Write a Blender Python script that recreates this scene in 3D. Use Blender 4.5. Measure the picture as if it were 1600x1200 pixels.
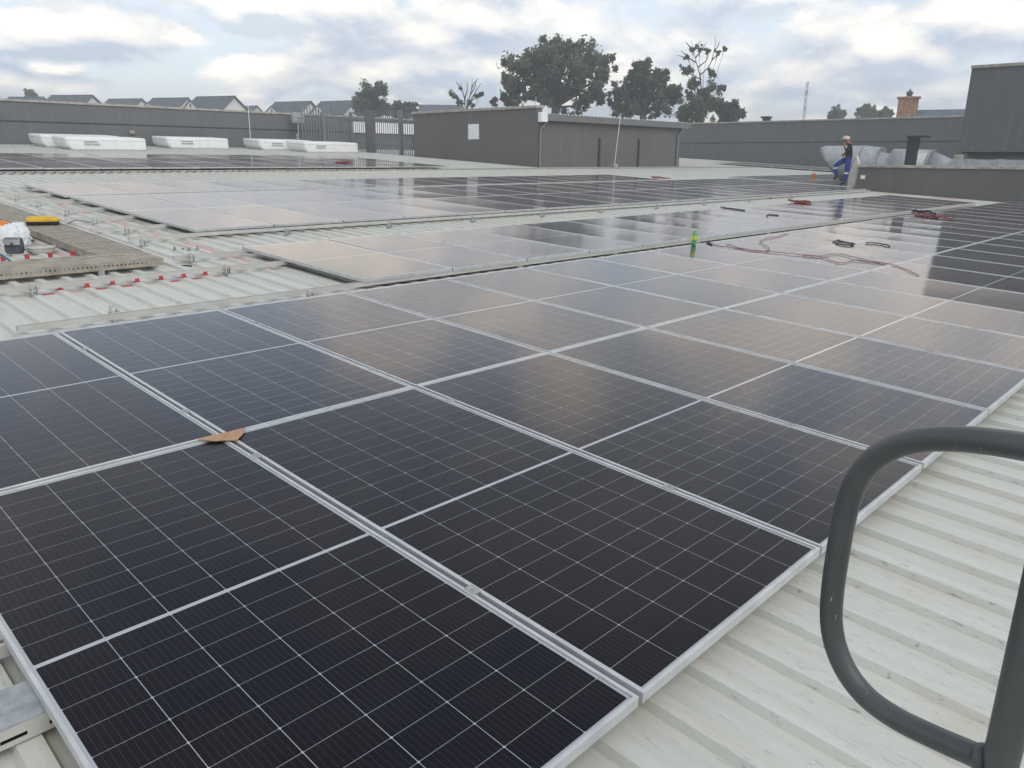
import bpy, bmesh, math, random
import numpy as np
from mathutils import Matrix, Vector
random.seed(7)
rnd = random.Random(11)
SC = bpy.context.scene
for o in list(bpy.data.objects): bpy.data.objects.remove(o, do_unlink=True)
COL = SC.collection

# ------------------------------------------------------------------ camera
RW = np.array([[0.69744499, -0.7166, 0.00741116], [-0.19775097, -0.20238446, -0.95913246], [0.68881423, 0.66747657, -0.28286037]])
CW = np.array([-1.50212, -5.73709, 1.14898]); FPX = 1202.254
cam = bpy.data.cameras.new('camera'); camo = bpy.data.objects.new('camera', cam); COL.objects.link(camo)
cam.sensor_width = 36; cam.lens = FPX / 1600 * 36; cam.clip_start = 0.05; cam.clip_end = 4000
mw = Matrix.Identity(4)
for i in range(3):
    mw[i][0] = RW[0][i]; mw[i][1] = -RW[1][i]; mw[i][2] = -RW[2][i]; mw[i][3] = CW[i]
camo.matrix_world = mw
SC.camera = camo

# ------------------------------------------------------------------ sky, sun, exposure
SUN_EL, SUN_AZ = 46.0, 188.0          # azimuth: compass style, 0 = +Y, clockwise
w = bpy.data.worlds.new('World'); SC.world = w; w.use_nodes = True
w.cycles.sampling_method = 'MANUAL'; w.cycles.sample_map_resolution = 256
nt = w.node_tree; nt.nodes.clear()
def N(t, typ, **kw):
    n = t.nodes.new(typ)
    for k, v in kw.items():
        if k.startswith('i_'):
            key = k[2:]; key = int(key) if key.isdigit() else key
            n.inputs[key].default_value = v
        else: setattr(n, k, v)
    return n
def L(t, a, b): t.links.new(a, b)
def mth(t, op, a, b=None, c=None, clamp=False):
    n = t.nodes.new('ShaderNodeMath'); n.operation = op; n.use_clamp = clamp
    for i, x in enumerate((a, b, c)):
        if x is None: continue
        if isinstance(x, (int, float)): n.inputs[i].default_value = x
        else: t.links.new(x, n.inputs[i])
    return n.outputs[0]
def sstep(t, x, lo, hi):
    n = t.nodes.new('ShaderNodeMapRange'); n.interpolation_type = 'SMOOTHSTEP'
    t.links.new(x, n.inputs[0]); n.inputs[1].default_value = lo; n.inputs[2].default_value = hi
    return n.outputs[0]
def mixc(t, fac, a, b, mode='MIX'):
    n = t.nodes.new('ShaderNodeMix'); n.data_type = 'RGBA'; n.blend_type = mode
    if isinstance(fac, (int, float)): n.inputs[0].default_value = fac
    else: t.links.new(fac, n.inputs[0])
    for i, x in ((6, a), (7, b)):
        if isinstance(x, tuple): n.inputs[i].default_value = (*x, 1) if len(x) == 3 else x
        else: t.links.new(x, n.inputs[i])
    return n.outputs[2]
def combine(t, x, y, z):
    n = t.nodes.new('ShaderNodeCombineXYZ')
    for i, v in enumerate((x, y, z)):
        if isinstance(v, (int, float)): n.inputs[i].default_value = v
        else: t.links.new(v, n.inputs[i])
    return n.outputs[0]
def noise(t, vec, scale, detail=4, rough=.5, dist=0.):
    n = t.nodes.new('ShaderNodeTexNoise'); n.inputs['Scale'].default_value = scale
    n.inputs['Detail'].default_value = detail; n.inputs['Roughness'].default_value = rough; n.inputs['Distortion'].default_value = dist
    t.links.new(vec, n.inputs['Vector']); return n.outputs['Fac']

tc = N(nt, 'ShaderNodeTexCoord'); sp = N(nt, 'ShaderNodeSeparateXYZ'); L(nt, tc.outputs['Generated'], sp.inputs[0])
zc = mth(nt, 'ADD', mth(nt, 'MAXIMUM', sp.outputs[2], 0.0), 0.34)
px = mth(nt, 'DIVIDE', sp.outputs[0], zc); py = mth(nt, 'DIVIDE', sp.outputs[1], zc)
CX, CY = 9.4, 11.6
def cloudfield(k, ox, oy, sc):
    v = combine(nt, mth(nt, 'MULTIPLY_ADD', px, k, CX + ox), mth(nt, 'MULTIPLY_ADD', py, k, CY + oy), 0.0)
    a = noise(nt, v, 1.25 * sc, 2, .5, 0.)
    vo = N(nt, 'ShaderNodeTexVoronoi', feature='F1'); L(nt, v, vo.inputs['Vector'])
    vo.inputs['Scale'].default_value = 3.2 * sc; vo.inputs['Detail'].default_value = 1.0; vo.inputs['Roughness'].default_value = .5
    b = noise(nt, v, 5.0 * sc, 6, .62, 0.)
    puff = mth(nt, 'SUBTRACT', .9, vo.outputs['Distance'])
    return mth(nt, 'ADD', mth(nt, 'ADD', mth(nt, 'MULTIPLY', a, .62), mth(nt, 'MULTIPLY', puff, .20)), mth(nt, 'MULTIPLY', b, .30))
veil = mixc(nt, sstep(nt, sp.outputs[2], 0.0, .62), (.66, .70, .72), (.34, .44, .60))
# sunlit cumulus
n0 = cloudfield(1.0, 0., 0., 1.); n1 = cloudfield(.955, 0., 0., 1.)
m1 = sstep(nt, n0, .435, .495)
lit = mth(nt, 'MULTIPLY_ADD', mth(nt, 'SUBTRACT', n0, n1), 8.0, .45, clamp=True)
c1 = mixc(nt, lit, (.43, .48, .535), (.92, .85, .745))
# blue-grey masses drifting in front
n2 = cloudfield(1.0, 7.3, 4.1, .8); n3 = cloudfield(.95, 7.3, 4.1, .8)
m2 = sstep(nt, n2, .455, .525)
lit2 = mth(nt, 'MULTIPLY_ADD', mth(nt, 'SUBTRACT', n2, n3), 7.0, .20, clamp=True)
c2 = mixc(nt, lit2, (.31, .37, .455), (.82, .765, .675))
ccol = mixc(nt, mth(nt, 'MULTIPLY', m2, .85), mixc(nt, m1, veil, c1), c2)
fall = mth(nt, 'MULTIPLY_ADD', sstep(nt, sp.outputs[2], .20, .65), -.42, 1.08)
ccol = mixc(nt, 1.0, ccol, combine(nt, fall, fall, fall), 'MULTIPLY')
mask = mth(nt, 'MAXIMUM', m1, m2)
veil = ccol
mask2 = mth(nt, 'MULTIPLY_ADD', mask, .45, .55)
sky = N(nt, 'ShaderNodeTexSky', sky_type='NISHITA', sun_disc=False)
sky.sun_elevation = math.radians(SUN_EL); sky.sun_rotation = math.radians(SUN_AZ); sky.dust_density = 2.0
bg1 = N(nt, 'ShaderNodeBackground'); bg1.inputs[1].default_value = 0.10; L(nt, sky.outputs[0], bg1.inputs[0])
bg2 = N(nt, 'ShaderNodeBackground'); bg2.inputs[1].default_value = 1.0
L(nt, mixc(nt, mask, veil, ccol), bg2.inputs[0])
ms = N(nt, 'ShaderNodeMixShader'); L(nt, mask2, ms.inputs[0]); L(nt, bg1.outputs[0], ms.inputs[1]); L(nt, bg2.outputs[0], ms.inputs[2])
wo = N(nt, 'ShaderNodeOutputWorld'); L(nt, ms.outputs[0], wo.inputs[0])

sun = bpy.data.lights.new('sun', 'SUN'); sun.energy = 0.85; sun.angle = math.radians(50); sun.color = (1, .95, .88)
suno = bpy.data.objects.new('sun', sun); COL.objects.link(suno)
az, el = math.radians(SUN_AZ), math.radians(SUN_EL)
sd = Vector((math.sin(az) * math.cos(el), math.cos(az) * math.cos(el), math.sin(el)))
suno.rotation_euler = sd.to_track_quat('Z', 'Y').to_euler(); suno.location = (0, 0, 60)
vs = SC.view_settings; vs.view_transform = 'Standard'; vs.look = 'None'; vs.exposure = 0.83; vs.gamma = 1.0; vs.use_curve_mapping = False

# ------------------------------------------------------------------ helpers
TH = math.radians(2.8)
MR = Matrix.Rotation(TH, 4, 'X')                       # roof frame (u along ridge, v up-slope, w normal) -> world
def RP(u, v, wz=0.): return MR @ Vector((u, v, wz))
def ray(x, y): return RW.T @ np.array([(x - 800) / FPX, (y - 600) / FPX, 1.])
def at(x, y, D):
    d = ray(x, y); return Vector(CW + d * D / math.hypot(d[0], d[1]))
def onroof(x, y, wz=0.):
    d = MR.to_3x3().transposed() @ Vector(ray(x, y)); c = MR.to_3x3().transposed() @ Vector(CW)
    return c + d * ((wz - c.z) / d.z)

class MB:
    def __init__(s): s.v = []; s.f = []; s.m = []; s.cur = 0
    def poly(s, pts, faces):
        o = len(s.v); s.v += [tuple(p) for p in pts]; s.f += [tuple(i + o for i in f) for f in faces]; s.m += [s.cur] * len(faces); return s
    def box(s, x0, x1, y0, y1, z0, z1, M=None):
        p = [Vector((x, y, z)) for z in (z0, z1) for y in (y0, y1) for x in (x0, x1)]
        if M: p = [M @ q for q in p]
        return s.poly(p, [(0, 2, 3, 1), (4, 5, 7, 6), (0, 1, 5, 4), (2, 6, 7, 3), (0, 4, 6, 2), (1, 3, 7, 5)])
    def bbox(s, x0, x1, y0, y1, z0, z1, b=.01, M=None):      # box with chamfered vertical and top edges
        def ring(i, z): return [(x0 + i + b, y0 + i, z), (x1 - i - b, y0 + i, z), (x1 - i, y0 + i + b, z), (x1 - i, y1 - i - b, z), (x1 - i - b, y1 - i, z), (x0 + i + b, y1 - i, z), (x0 + i, y1 - i - b, z), (x0 + i, y0 + i + b, z)]
        R = [ring(0, z0), ring(0, z1 - b), ring(b, z1)]
        if M: R = [[M @ Vector(q) for q in r] for r in R]
        return s.loft(R, True, True, True)
    def loft(s, rings, closed=True, cap0=False, cap1=False):
        n = len(rings[0]); o = len(s.v)
        for r in rings: s.v += [tuple(p) for p in r]
        for k in range(len(rings) - 1):
            for i in range(n if closed else n - 1):
                j = (i + 1) % n
                s.f.append((o + k * n + i, o + k * n + j, o + (k + 1) * n + j, o + (k + 1) * n + i)); s.m.append(s.cur)
        if cap0: s.f.append(tuple(o + i for i in reversed(range(n)))); s.m.append(s.cur)
        if cap1: s.f.append(tuple(o + (len(rings) - 1) * n + i for i in range(n))); s.m.append(s.cur)
        return s
    def tube(s, pts, rad, seg=8, caps=True):
        pts = [Vector(p) for p in pts]; rings = []; up = None
        for i, p in enumerate(pts):
            t = (pts[min(i + 1, len(pts) - 1)] - pts[max(i - 1, 0)])
            t = t.normalized() if t.length > 1e-9 else Vector((0, 0, 1))
            if up is None: up = Vector((0, 0, 1)) if abs(t.z) < .9 else Vector((1, 0, 0))
            a = t.cross(up)
            if a.length < 1e-6: a = t.cross(Vector((0, 1, 0)))
            a.normalize(); b = a.cross(t).normalized(); up = b
            r = rad[i] if isinstance(rad, (list, tuple)) else rad
            rings.append([p + a * (math.cos(2 * math.pi * k / seg) * r) + b * (math.sin(2 * math.pi * k / seg) * r) for k in range(seg)])
        return s.loft(rings, True, caps, caps)
    def mesh(s, name, mats, smooth=False, recalc=True):
        me = bpy.data.meshes.new(name); me.from_pydata(s.v, [], s.f); me.update()
        mats = mats if isinstance(mats, (list, tuple)) else [mats]
        for m in mats: me.materials.append(m)
        if len(mats) > 1: me.polygons.foreach_set('material_index', s.m)
        if smooth:
            me.polygons.foreach_set('use_smooth', [True] * len(me.polygons))
        if not recalc: return me
        bm = bmesh.new(); bm.from_mesh(me); bmesh.ops.recalc_face_normals(bm, faces=bm.faces); bm.to_mesh(me); bm.free()
        return me
    def build(s, name, mats, parent=None, mat4=None, smooth=False):
        return obj(name, s.mesh(name, mats, smooth), parent, mat4)
def obj(name, me, parent=None, mat4=None):
    o = bpy.data.objects.new(name, me); COL.objects.link(o)
    if parent: o.parent = parent
    if mat4 is not None: o.matrix_local = mat4
    return o
def tag(o, label=None, cat=None, group=None, kind=None):
    for k, v in (('label', label), ('category', cat), ('group', group), ('kind', kind)):
        if v: o[k] = v
    return o
def thing(name, label, cat, mat4=None, group=None):
    o = bpy.data.objects.new(name, None); COL.objects.link(o); o.empty_display_size = .1
    if mat4 is not None: o.matrix_world = mat4
    return tag(o, label, cat, group)
def T(x, y, z): return Matrix.Translation((x, y, z))
def RZ(a): return Matrix.Rotation(a, 4, 'Z')
def roofM(u, v, wz=0., rz=0.): return MR @ T(u, v, wz) @ RZ(rz)
ORD = ['first', 'second', 'third', 'fourth', 'fifth', 'sixth', 'seventh', 'eighth', 'ninth', 'tenth', 'eleventh', 'twelfth', 'thirteenth', 'fourteenth', 'fifteenth', 'sixteenth', 'seventeenth', 'eighteenth', 'nineteenth', 'twentieth', 'twenty-first', 'twenty-second', 'twenty-third', 'twenty-fourth']

# ------------------------------------------------------------------ materials
def mat(name, col, rough=.6, metal=0., var=.12, vscale=6., bump=0., bscale=40., spec=.5, col2=None, streak=0.):
    m = bpy.data.materials.new(name); m.use_nodes = True; t = m.node_tree; b = t.nodes['Principled BSDF']
    geo = N(t, 'ShaderNodeNewGeometry'); P = geo.outputs['Position']
    n = noise(t, P, vscale, 5, .6)
    c2 = col2 or tuple(max(0, c * (1 - 2.2 * var)) for c in col)
    c1 = tuple(min(1, c * (1 + var)) for c in col)
    bc = mixc(t, sstep(t, n, .3, .7), c1, c2)
    if streak:
        vs_ = N(t, 'ShaderNodeVectorMath', operation='MULTIPLY'); L(t, P, vs_.inputs[0]); vs_.inputs[1].default_value = (5.5, 5.5, .35)
        bc = mixc(t, mth(t, 'MULTIPLY', sstep(t, noise(t, vs_.outputs[0], 1., 6, .65), .52, .72), streak), bc, tuple(min(1, c * 1.9) for c in col))
        bc = mixc(t, mth(t, 'MULTIPLY', sstep(t, noise(t, vs_.outputs[0], 2.3, 5, .65), .55, .75), streak), bc, tuple(c * .35 for c in col))
    L(t, bc, b.inputs['Base Color'])
    n2 = noise(t, P, vscale * 3.1, 4, .6)
    L(t, mth(t, 'MULTIPLY_ADD', n2, .3, rough - .15, clamp=True), b.inputs['Roughness'])
    b.inputs['Metallic'].default_value = metal; b.inputs['Specular IOR Level'].default_value = spec
    if bump:
        bp = N(t, 'ShaderNodeBump'); bp.inputs['Strength'].default_value = bump; bp.inputs['Distance'].default_value = .01
        L(t, noise(t, P, bscale, 4, .6), bp.inputs['Height']); L(t, bp.outputs[0], b.inputs['Normal'])
    return m
M = {}
M['alu'] = mat('aluminium_frame', (.60, .62, .63), .42, .35, .06, 9)
M['galv'] = mat('galvanised_steel', (.40, .43, .45), .45, .5, .12, 18)
M['clamp'] = mat('weathered_clamp_aluminium', (.42, .43, .41), .5, .4, .1, 14)
M['galvlight'] = mat('bright_galvanised_rail', (.56, .56, .53), .5, .2, .05, 4)
M['duct'] = mat('duct_metal', (.44, .465, .48), .5, .3, .08, 4)
M['walk'] = mat('walkway_grating_metal', (.38, .345, .29), .6, .2, .12, 7)
M['back'] = mat('white_backsheet', (.50, .52, .54), .5, 0, .04, 10)
M['wall'] = mat('dark_grey_paint', (.140, .138, .135), .85, 0, .025, .7, .2, 60, .3, streak=.2)
M['wall2'] = mat('dark_grey_render', (.148, .152, .156), .85, 0, .025, .6, .2, 60, .3, streak=.2)
M['wall3'] = mat('dark_grey_brown_paint', (.150, .145, .140), .85, 0, .025, .6, .25, 60, .3, streak=.2)
M['groove'] = mat('dark_groove', (.07, .072, .08), .9, 0, .05)
M['coping'] = mat('beige_coping', (.42, .395, .345), .8, 0, .14, 5, .3, 50)
M['flash'] = mat('beige_flashing', (.34, .325, .28), .7, .0, .12, 6)
M['whiteplastic'] = mat('white_plastic', (.86, .87, .87), .4, 0, .03, 3)
M['gutter'] = mat('grey_gutter', (.17, .172, .175), .5, 0, .06)
M['fence'] = mat('fence_paint', (.185, .195, .21), .6, 0, .1)
M['rail'] = mat('handrail_grey_paint', (.080, .088, .09), .5, 0, .06, 9, .04, 160)
def railmat():
    m = M['rail']; t = m.node_tree; b = t.nodes['Principled BSDF']; geo = N(t, 'ShaderNodeNewGeometry')
    v = N(t, 'ShaderNodeVectorMath', operation='MULTIPLY'); L(t, geo.outputs['Position'], v.inputs[0]); v.inputs[1].default_value = (160, 160, 26)
    n = noise(t, v.outputs[0], 1., 5, .6); src = b.inputs['Base Color'].links[0].from_socket
    n2 = noise(t, geo.outputs['Position'], 9., 3); f = mth(t, 'MULTIPLY', sstep(t, n, .69, .72), sstep(t, n2, .5, .6))
    L(t, mixc(t, f, src, (.42, .43, .42)), b.inputs['Base Color']); b.inputs['Roughness'].default_value = .38
    for l in list(b.inputs['Roughness'].links): t.links.remove(l)
railmat()
M['paintwhite'] = mat('white_house_wall', (.90, .89, .87), .8, 0, .02, .6)
M['slate'] = mat('slate_roof', (.085, .10, .13), .7, 0, .2, 1.4, .4, 8)
M['slateblue'] = mat('blue_grey_roof', (.10, .14, .18), .6, 0, .12, 1)
M['brick'] = mat('brick', (.42, .23, .14), .85, 0, .2, 5)
M['dark'] = mat('dark_metal', (.03, .034, .042), .5, 0, .1)
M['black'] = mat('black_plastic', (.015, .016, .018), .5, 0, .1)
M['red'] = mat('red_paint', (.50, .045, .055), .7, 0, .15, 20)
M['redfade'] = mat('faded_red_paint', (.52, .22, .21), .8, 0, .25, 9, col2=(.55, .42, .38))
M['redcable'] = mat('red_cable', (.26, .045, .05), .6, 0, .1)
M['card'] = mat('cardboard', (.45, .27, .16), .85, 0, .08, 30)
M['orange'] = mat('orange_plastic', (.75, .24, .03), .5, 0, .1)
M['yellow'] = mat('yellow_plastic', (.72, .42, .015), .45, 0, .08)
M['pouch'] = mat('dark_grey_canvas', (.085, .085, .105), .9, 0, .15, 25, .4, 200)
M['blue'] = mat('blue_plastic', (.03, .22, .42), .5, 0, .1)
M['bowl'] = mat('pale_grey_plastic', (.50, .49, .46), .5, 0, .06)
M['bark'] = mat('bark', (.12, .10, .085), .9, 0, .25, 3)
M['grassg'] = mat('dry_grass', (.13, .13, .06), .95, 0, .3, .05)
M['skin'] = mat('skin', (.30, .15, .09), .6, 0, .06)
M['shirt'] = mat('black_shirt', (.022, .024, .032), .9, 0, .1)
M['trouser'] = mat('blue_work_trousers', (.02, .05, .30), .85, 0, .12, 20)
M['cap'] = mat('white_cap', (.58, .56, .53), .8, 0, .04)
M['hivis'] = mat('reflective_band', (.62, .80, .58), .5, 0, .05)
M['boot'] = mat('dark_boot', (.04, .035, .03), .7, 0, .1)
M['mark'] = mat('faded_print', (.33, .33, .33), .7, 0, .1)

def leafmat(name, c):
    m = bpy.data.materials.new(name); m.use_nodes = True; t = m.node_tree; b = t.nodes['Principled BSDF']
    geo = N(t, 'ShaderNodeNewGeometry')
    n = noise(t, geo.outputs['Position'], 1.3, 6, .7)
    L(t, mixc(t, sstep(t, n, .3, .7), tuple(x * 1.45 for x in c), tuple(x * .6 for x in c)), b.inputs['Base Color'])
    b.inputs['Roughness'].default_value = .7; b.inputs['Specular IOR Level'].default_value = .2
    tr = N(t, 'ShaderNodeBsdfTranslucent'); tr.inputs[0].default_value = (c[0] * 1.2, c[1] * 1.4, c[2], 1)
    mx = N(t, 'ShaderNodeMixShader'); mx.inputs[0].default_value = .48
    L(t, b.outputs[0], mx.inputs[1]); L(t, tr.outputs[0], mx.inputs[2]); L(t, mx.outputs[0], t.nodes['Material Output'].inputs[0])
    return m
M['leaf1'] = leafmat('eucalyptus_leaf', (.17, .185, .145))
M['leaf2'] = leafmat('conifer_leaf', (.15, .175, .135))

def roofmat():
    m = bpy.data.materials.new('white_roof_sheet'); m.use_nodes = True; t = m.node_tree; b = t.nodes['Principled BSDF']
    geo = N(t, 'ShaderNodeNewGeometry'); s = N(t, 'ShaderNodeSeparateXYZ'); L(t, geo.outputs['Position'], s.inputs[0])
    x, y, z = s.outputs
    st = combine(t, mth(t, 'MULTIPLY', x, 70), mth(t, 'MULTIPLY', y, 9.0), 0.)
    st2 = combine(t, mth(t, 'MULTIPLY', x, 14), mth(t, 'MULTIPLY', y, .8), 0.)
    fine = noise(t, st, 1., 6, .7, .4); broad = noise(t, st2, 1., 5, .6)
    patch = noise(t, geo.outputs['Position'], .8, 4, .6)
    base = mixc(t, sstep(t, broad, .3, .75), (.60, .61, .57), (.535, .54, .50))
    # dirt flecks and drag marks
    fl = mth(t, 'MULTIPLY', sstep(t, fine, .57, .70), mth(t, 'MULTIPLY_ADD', patch, 1.6, -.25, clamp=True))
    base = mixc(t, mth(t, 'MULTIPLY', fl, .5), base, (.26, .25, .23))
    fk = noise(t, combine(t, mth(t, 'MULTIPLY', x, 130), mth(t, 'MULTIPLY', y, 16), 7.), 1., 5, .65, .6)
    base = mixc(t, mth(t, 'MULTIPLY', mth(t, 'MULTIPLY', sstep(t, fk, .60, .66), sstep(t, patch, .40, .62)), .62), base, (.20, .19, .175))
    # tan staining in patches
    st3 = noise(t, combine(t, mth(t, 'MULTIPLY', x, 5), mth(t, 'MULTIPLY', y, 1.2), 3.), 1., 6, .65)
    base = mixc(t, mth(t, 'MULTIPLY', sstep(t, st3, .50, .70), .55), base, (.47, .42, .33))
    # uneven darker brown line along the foot of each rib
    ph = mth(t, 'ABSOLUTE', mth(t, 'SUBTRACT', mth(t, 'FRACT', mth(t, 'DIVIDE', mth(t, 'SUBTRACT', x, .02), .22)), .5))
    foot = mth(t, 'SUBTRACT', 1., sstep(t, mth(t, 'ABSOLUTE', mth(t, 'SUBTRACT', ph, .195)), .0, .025))
    gr = mth(t, 'MULTIPLY', foot, mth(t, 'MULTIPLY_ADD', broad, 1.2, -.1, clamp=True))
    base = mixc(t, mth(t, 'MULTIPLY', gr, .55), base, (.30, .28, .235))
    L(t, base, b.inputs['Base Color'])
    b.inputs['Roughness'].default_value = .55; b.inputs['Specular IOR Level'].default_value = .35
    bp = N(t, 'ShaderNodeBump'); bp.inputs['Strength'].default_value = .15; bp.inputs['Distance'].default_value = .01
    L(t, broad, bp.inputs['Height']); L(t, bp.outputs[0], b.inputs['Normal'])
    return m
M['roof'] = roofmat()

# glass pane: clear with fresnel gloss
def glassmat():
    m = bpy.data.materials.new('panel_glass'); m.use_nodes = True; t = m.node_tree; t.nodes.remove(t.nodes['Principled BSDF'])
    geo = N(t, 'ShaderNodeNewGeometry')
    # anti-reflective solar glass: hardly any gloss face on, steep rise towards grazing
    dt = N(t, 'ShaderNodeVectorMath', operation='DOT_PRODUCT'); L(t, geo.outputs['Incoming'], dt.inputs[0]); L(t, geo.outputs['Normal'], dt.inputs[1])
    frv = mth(t, 'MULTIPLY_ADD', mth(t, 'POWER', mth(t, 'SUBTRACT', 1.0, mth(t, 'ABSOLUTE', dt.outputs['Value']), clamp=True), 5.3), .97, .001, clamp=True)
    oi = N(t, 'ShaderNodeObjectInfo')
    n = noise(t, geo.outputs['Position'], 1.7, 4, .6)
    gl = N(t, 'ShaderNodeBsdfGlossy')
    gl.inputs['Color'].default_value = (1, .95, .93, 1)
    L(t, mth(t, 'ADD', mth(t, 'MULTIPLY_ADD', n, .05, .055), mth(t, 'MULTIPLY', oi.outputs['Random'], .03)), gl.inputs['Roughness'])
    tr = N(t, 'ShaderNodeBsdfTransparent'); tr.inputs[0].default_value = (.95, .96, .97, 1)
    mx = N(t, 'ShaderNodeMixShader'); L(t, frv, mx.inputs[0]); L(t, tr.outputs[0], mx.inputs[1]); L(t, gl.outputs[0], mx.inputs[2])
    # a thin, patchy film of dust
    d = N(t, 'ShaderNodeBsdfDiffuse'); d.inputs[0].default_value = (.42, .40, .38, 1)
    nd = noise(t, geo.outputs['Position'], 3.2, 7, .7)
    ns = noise(t, geo.outputs['Position'], 55., 3, .6)
    df = mth(t, 'ADD', mth(t, 'MULTIPLY', sstep(t, nd, .45, .8), .016), mth(t, 'MULTIPLY', mth(t, 'MULTIPLY', sstep(t, ns, .70, .78), sstep(t, nd, .5, .7)), .09))
    mx2 = N(t, 'ShaderNodeMixShader'); L(t, mth(t, 'ADD', df, .003), mx2.inputs[0]); L(t, mx.outputs[0], mx2.inputs[1]); L(t, d.outputs[0], mx2.inputs[2])
    L(t, mx2.outputs[0], t.nodes['Material Output'].inputs[0])
    return m
M['glass'] = glassmat()

# panel sizes
PW, PL = 1.134, 2.384; PU, PV = 1.154, 2.396
LIP = .012; EDGE = .009; CPX = (PW - 2 * LIP - 2 * EDGE) / 6; MID = .016; CPY = (PL - 2 * LIP - 2 * EDGE - MID) / 22
GX, GY = .0019, .0014
def cell_nodes(t, x, y, tint):
    # x, y metres from the cell centre: fine collector wires along y
    ph = mth(t, 'ABSOLUTE', mth(t, 'SUBTRACT', mth(t, 'FRACT', mth(t, 'DIVIDE', mth(t, 'ADD', x, .5), CPX / 10)), .5))
    wire = mth(t, 'MULTIPLY', mth(t, 'LESS_THAN', ph, .022), .5)
    base = mixc(t, tint, (.0036, .0036, .0095), (.0062, .0046, .0078))
    return mixc(t, wire, base, (.12, .12, .135))
def cellmat():
    m = bpy.data.materials.new('silicon_cell'); m.use_nodes = True; t = m.node_tree; b = t.nodes['Principled BSDF']
    tcn = N(t, 'ShaderNodeTexCoord'); s = N(t, 'ShaderNodeSeparateXYZ'); L(t, tcn.outputs['Object'], s.inputs[0])
    geo = N(t, 'ShaderNodeNewGeometry')
    oi = N(t, 'ShaderNodeObjectInfo'); n = noise(t, geo.outputs['Position'], .9, 3)
    tint = mth(t, 'ADD', mth(t, 'MULTIPLY', sstep(t, n, .35, .65), .8), mth(t, 'MULTIPLY', oi.outputs['Random'], .2), clamp=True)
    L(t, cell_nodes(t, s.outputs[0], s.outputs[1], tint), b.inputs['Base Color'])
    b.inputs['Roughness'].default_value = .5; b.inputs['Specular IOR Level'].default_value = .15
    return m
def sheetmat():
    m = bpy.data.materials.new('silicon_cell_sheet'); m.use_nodes = True; t = m.node_tree; b = t.nodes['Principled BSDF']
    tcn = N(t, 'ShaderNodeTexCoord'); s = N(t, 'ShaderNodeSeparateXYZ'); L(t, tcn.outputs['Object'], s.inputs[0])
    geo = N(t, 'ShaderNodeNewGeometry'); n = noise(t, geo.outputs['Position'], .9, 3)
    x, y = s.outputs[0], s.outputs[1]
    gx = mth(t, 'ABSOLUTE', mth(t, 'SUBTRACT', mth(t, 'FRACT', mth(t, 'DIVIDE', mth(t, 'ADD', x, CPX * 50), CPX)), .5))  # .5 at column gap centres when offset by half
    lx = mth(t, 'LESS_THAN', mth(t, 'SUBTRACT', .5, mth(t, 'ABSOLUTE', mth(t, 'SUBTRACT', .5, mth(t, 'FRACT', mth(t, 'DIVIDE', mth(t, 'ADD', x, CPX * 50), CPX))))), -1)
    fx = mth(t, 'FRACT', mth(t, 'DIVIDE', mth(t, 'ADD', x, CPX * 50), CPX))
    dx = mth(t, 'MULTIPLY', mth(t, 'MINIMUM', fx, mth(t, 'SUBTRACT', 1., fx)), CPX)
    ya = mth(t, 'SUBTRACT', mth(t, 'ABSOLUTE', y), MID / 2)
    fy = mth(t, 'FRACT', mth(t, 'DIVIDE', mth(t, 'ADD', ya, CPY * 20), CPY))
    dy = mth(t, 'MULTIPLY', mth(t, 'MINIMUM', fy, mth(t, 'SUBTRACT', 1., fy)), CPY)
    line = mth(t, 'MAXIMUM', mth(t, 'LESS_THAN', dx, GX / 2), mth(t, 'LESS_THAN', dy, GY / 2))
    line = mth(t, 'MAXIMUM', line, mth(t, 'LESS_THAN', ya, 0.))
    line = mth(t, 'MAXIMUM', line, mth(t, 'GREATER_THAN', mth(t, 'ABSOLUTE', x), CPX * 3 - GX / 2))
    line = mth(t, 'MAXIMUM', line, mth(t, 'GREATER_THAN', ya, CPY * 11 - GY / 2))
    line = mth(t, 'MAXIMUM', line, mth(t, 'LESS_THAN', mth(t, 'ADD', dx, dy), .0045))
    c = cell_nodes(t, x, y, sstep(t, n, .35, .65))
    L(t, mixc(t, line, c, (.52, .54, .56)), b.inputs['Base Color'])
    b.inputs['Roughness'].default_value = .5; b.inputs['Specular IOR Level'].default_value = .15
    return m
M['cell'] = cellmat(); M['sheet'] = sheetmat()

# ------------------------------------------------------------------ ground
def smooth(a, b, x): t = min(1, max(0, (x - a) / (b - a))); return t * t * (3 - 2 * t)
def gz(x, y):
    d = math.hypot(x - 15, y - 10); return -6.5 + 10.0 * smooth(50, 150, d)
mb = MB(); ang = 48; radii = [0, 30, 50, 70, 90, 110, 130, 150, 200, 300, 600, 1500]
rings = [[(15 + r * math.cos(2 * math.pi * k / ang), 10 + r * math.sin(2 * math.pi * k / ang), gz(15 + r * math.cos(2 * math.pi * k / ang), 10 + r * math.sin(2 * math.pi * k / ang))) for k in range(ang)] for r in radii[1:]]
mb.loft(rings, True, True, False)
tag(mb.build('ground', M['grassg'], smooth=True), kind='structure')

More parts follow.
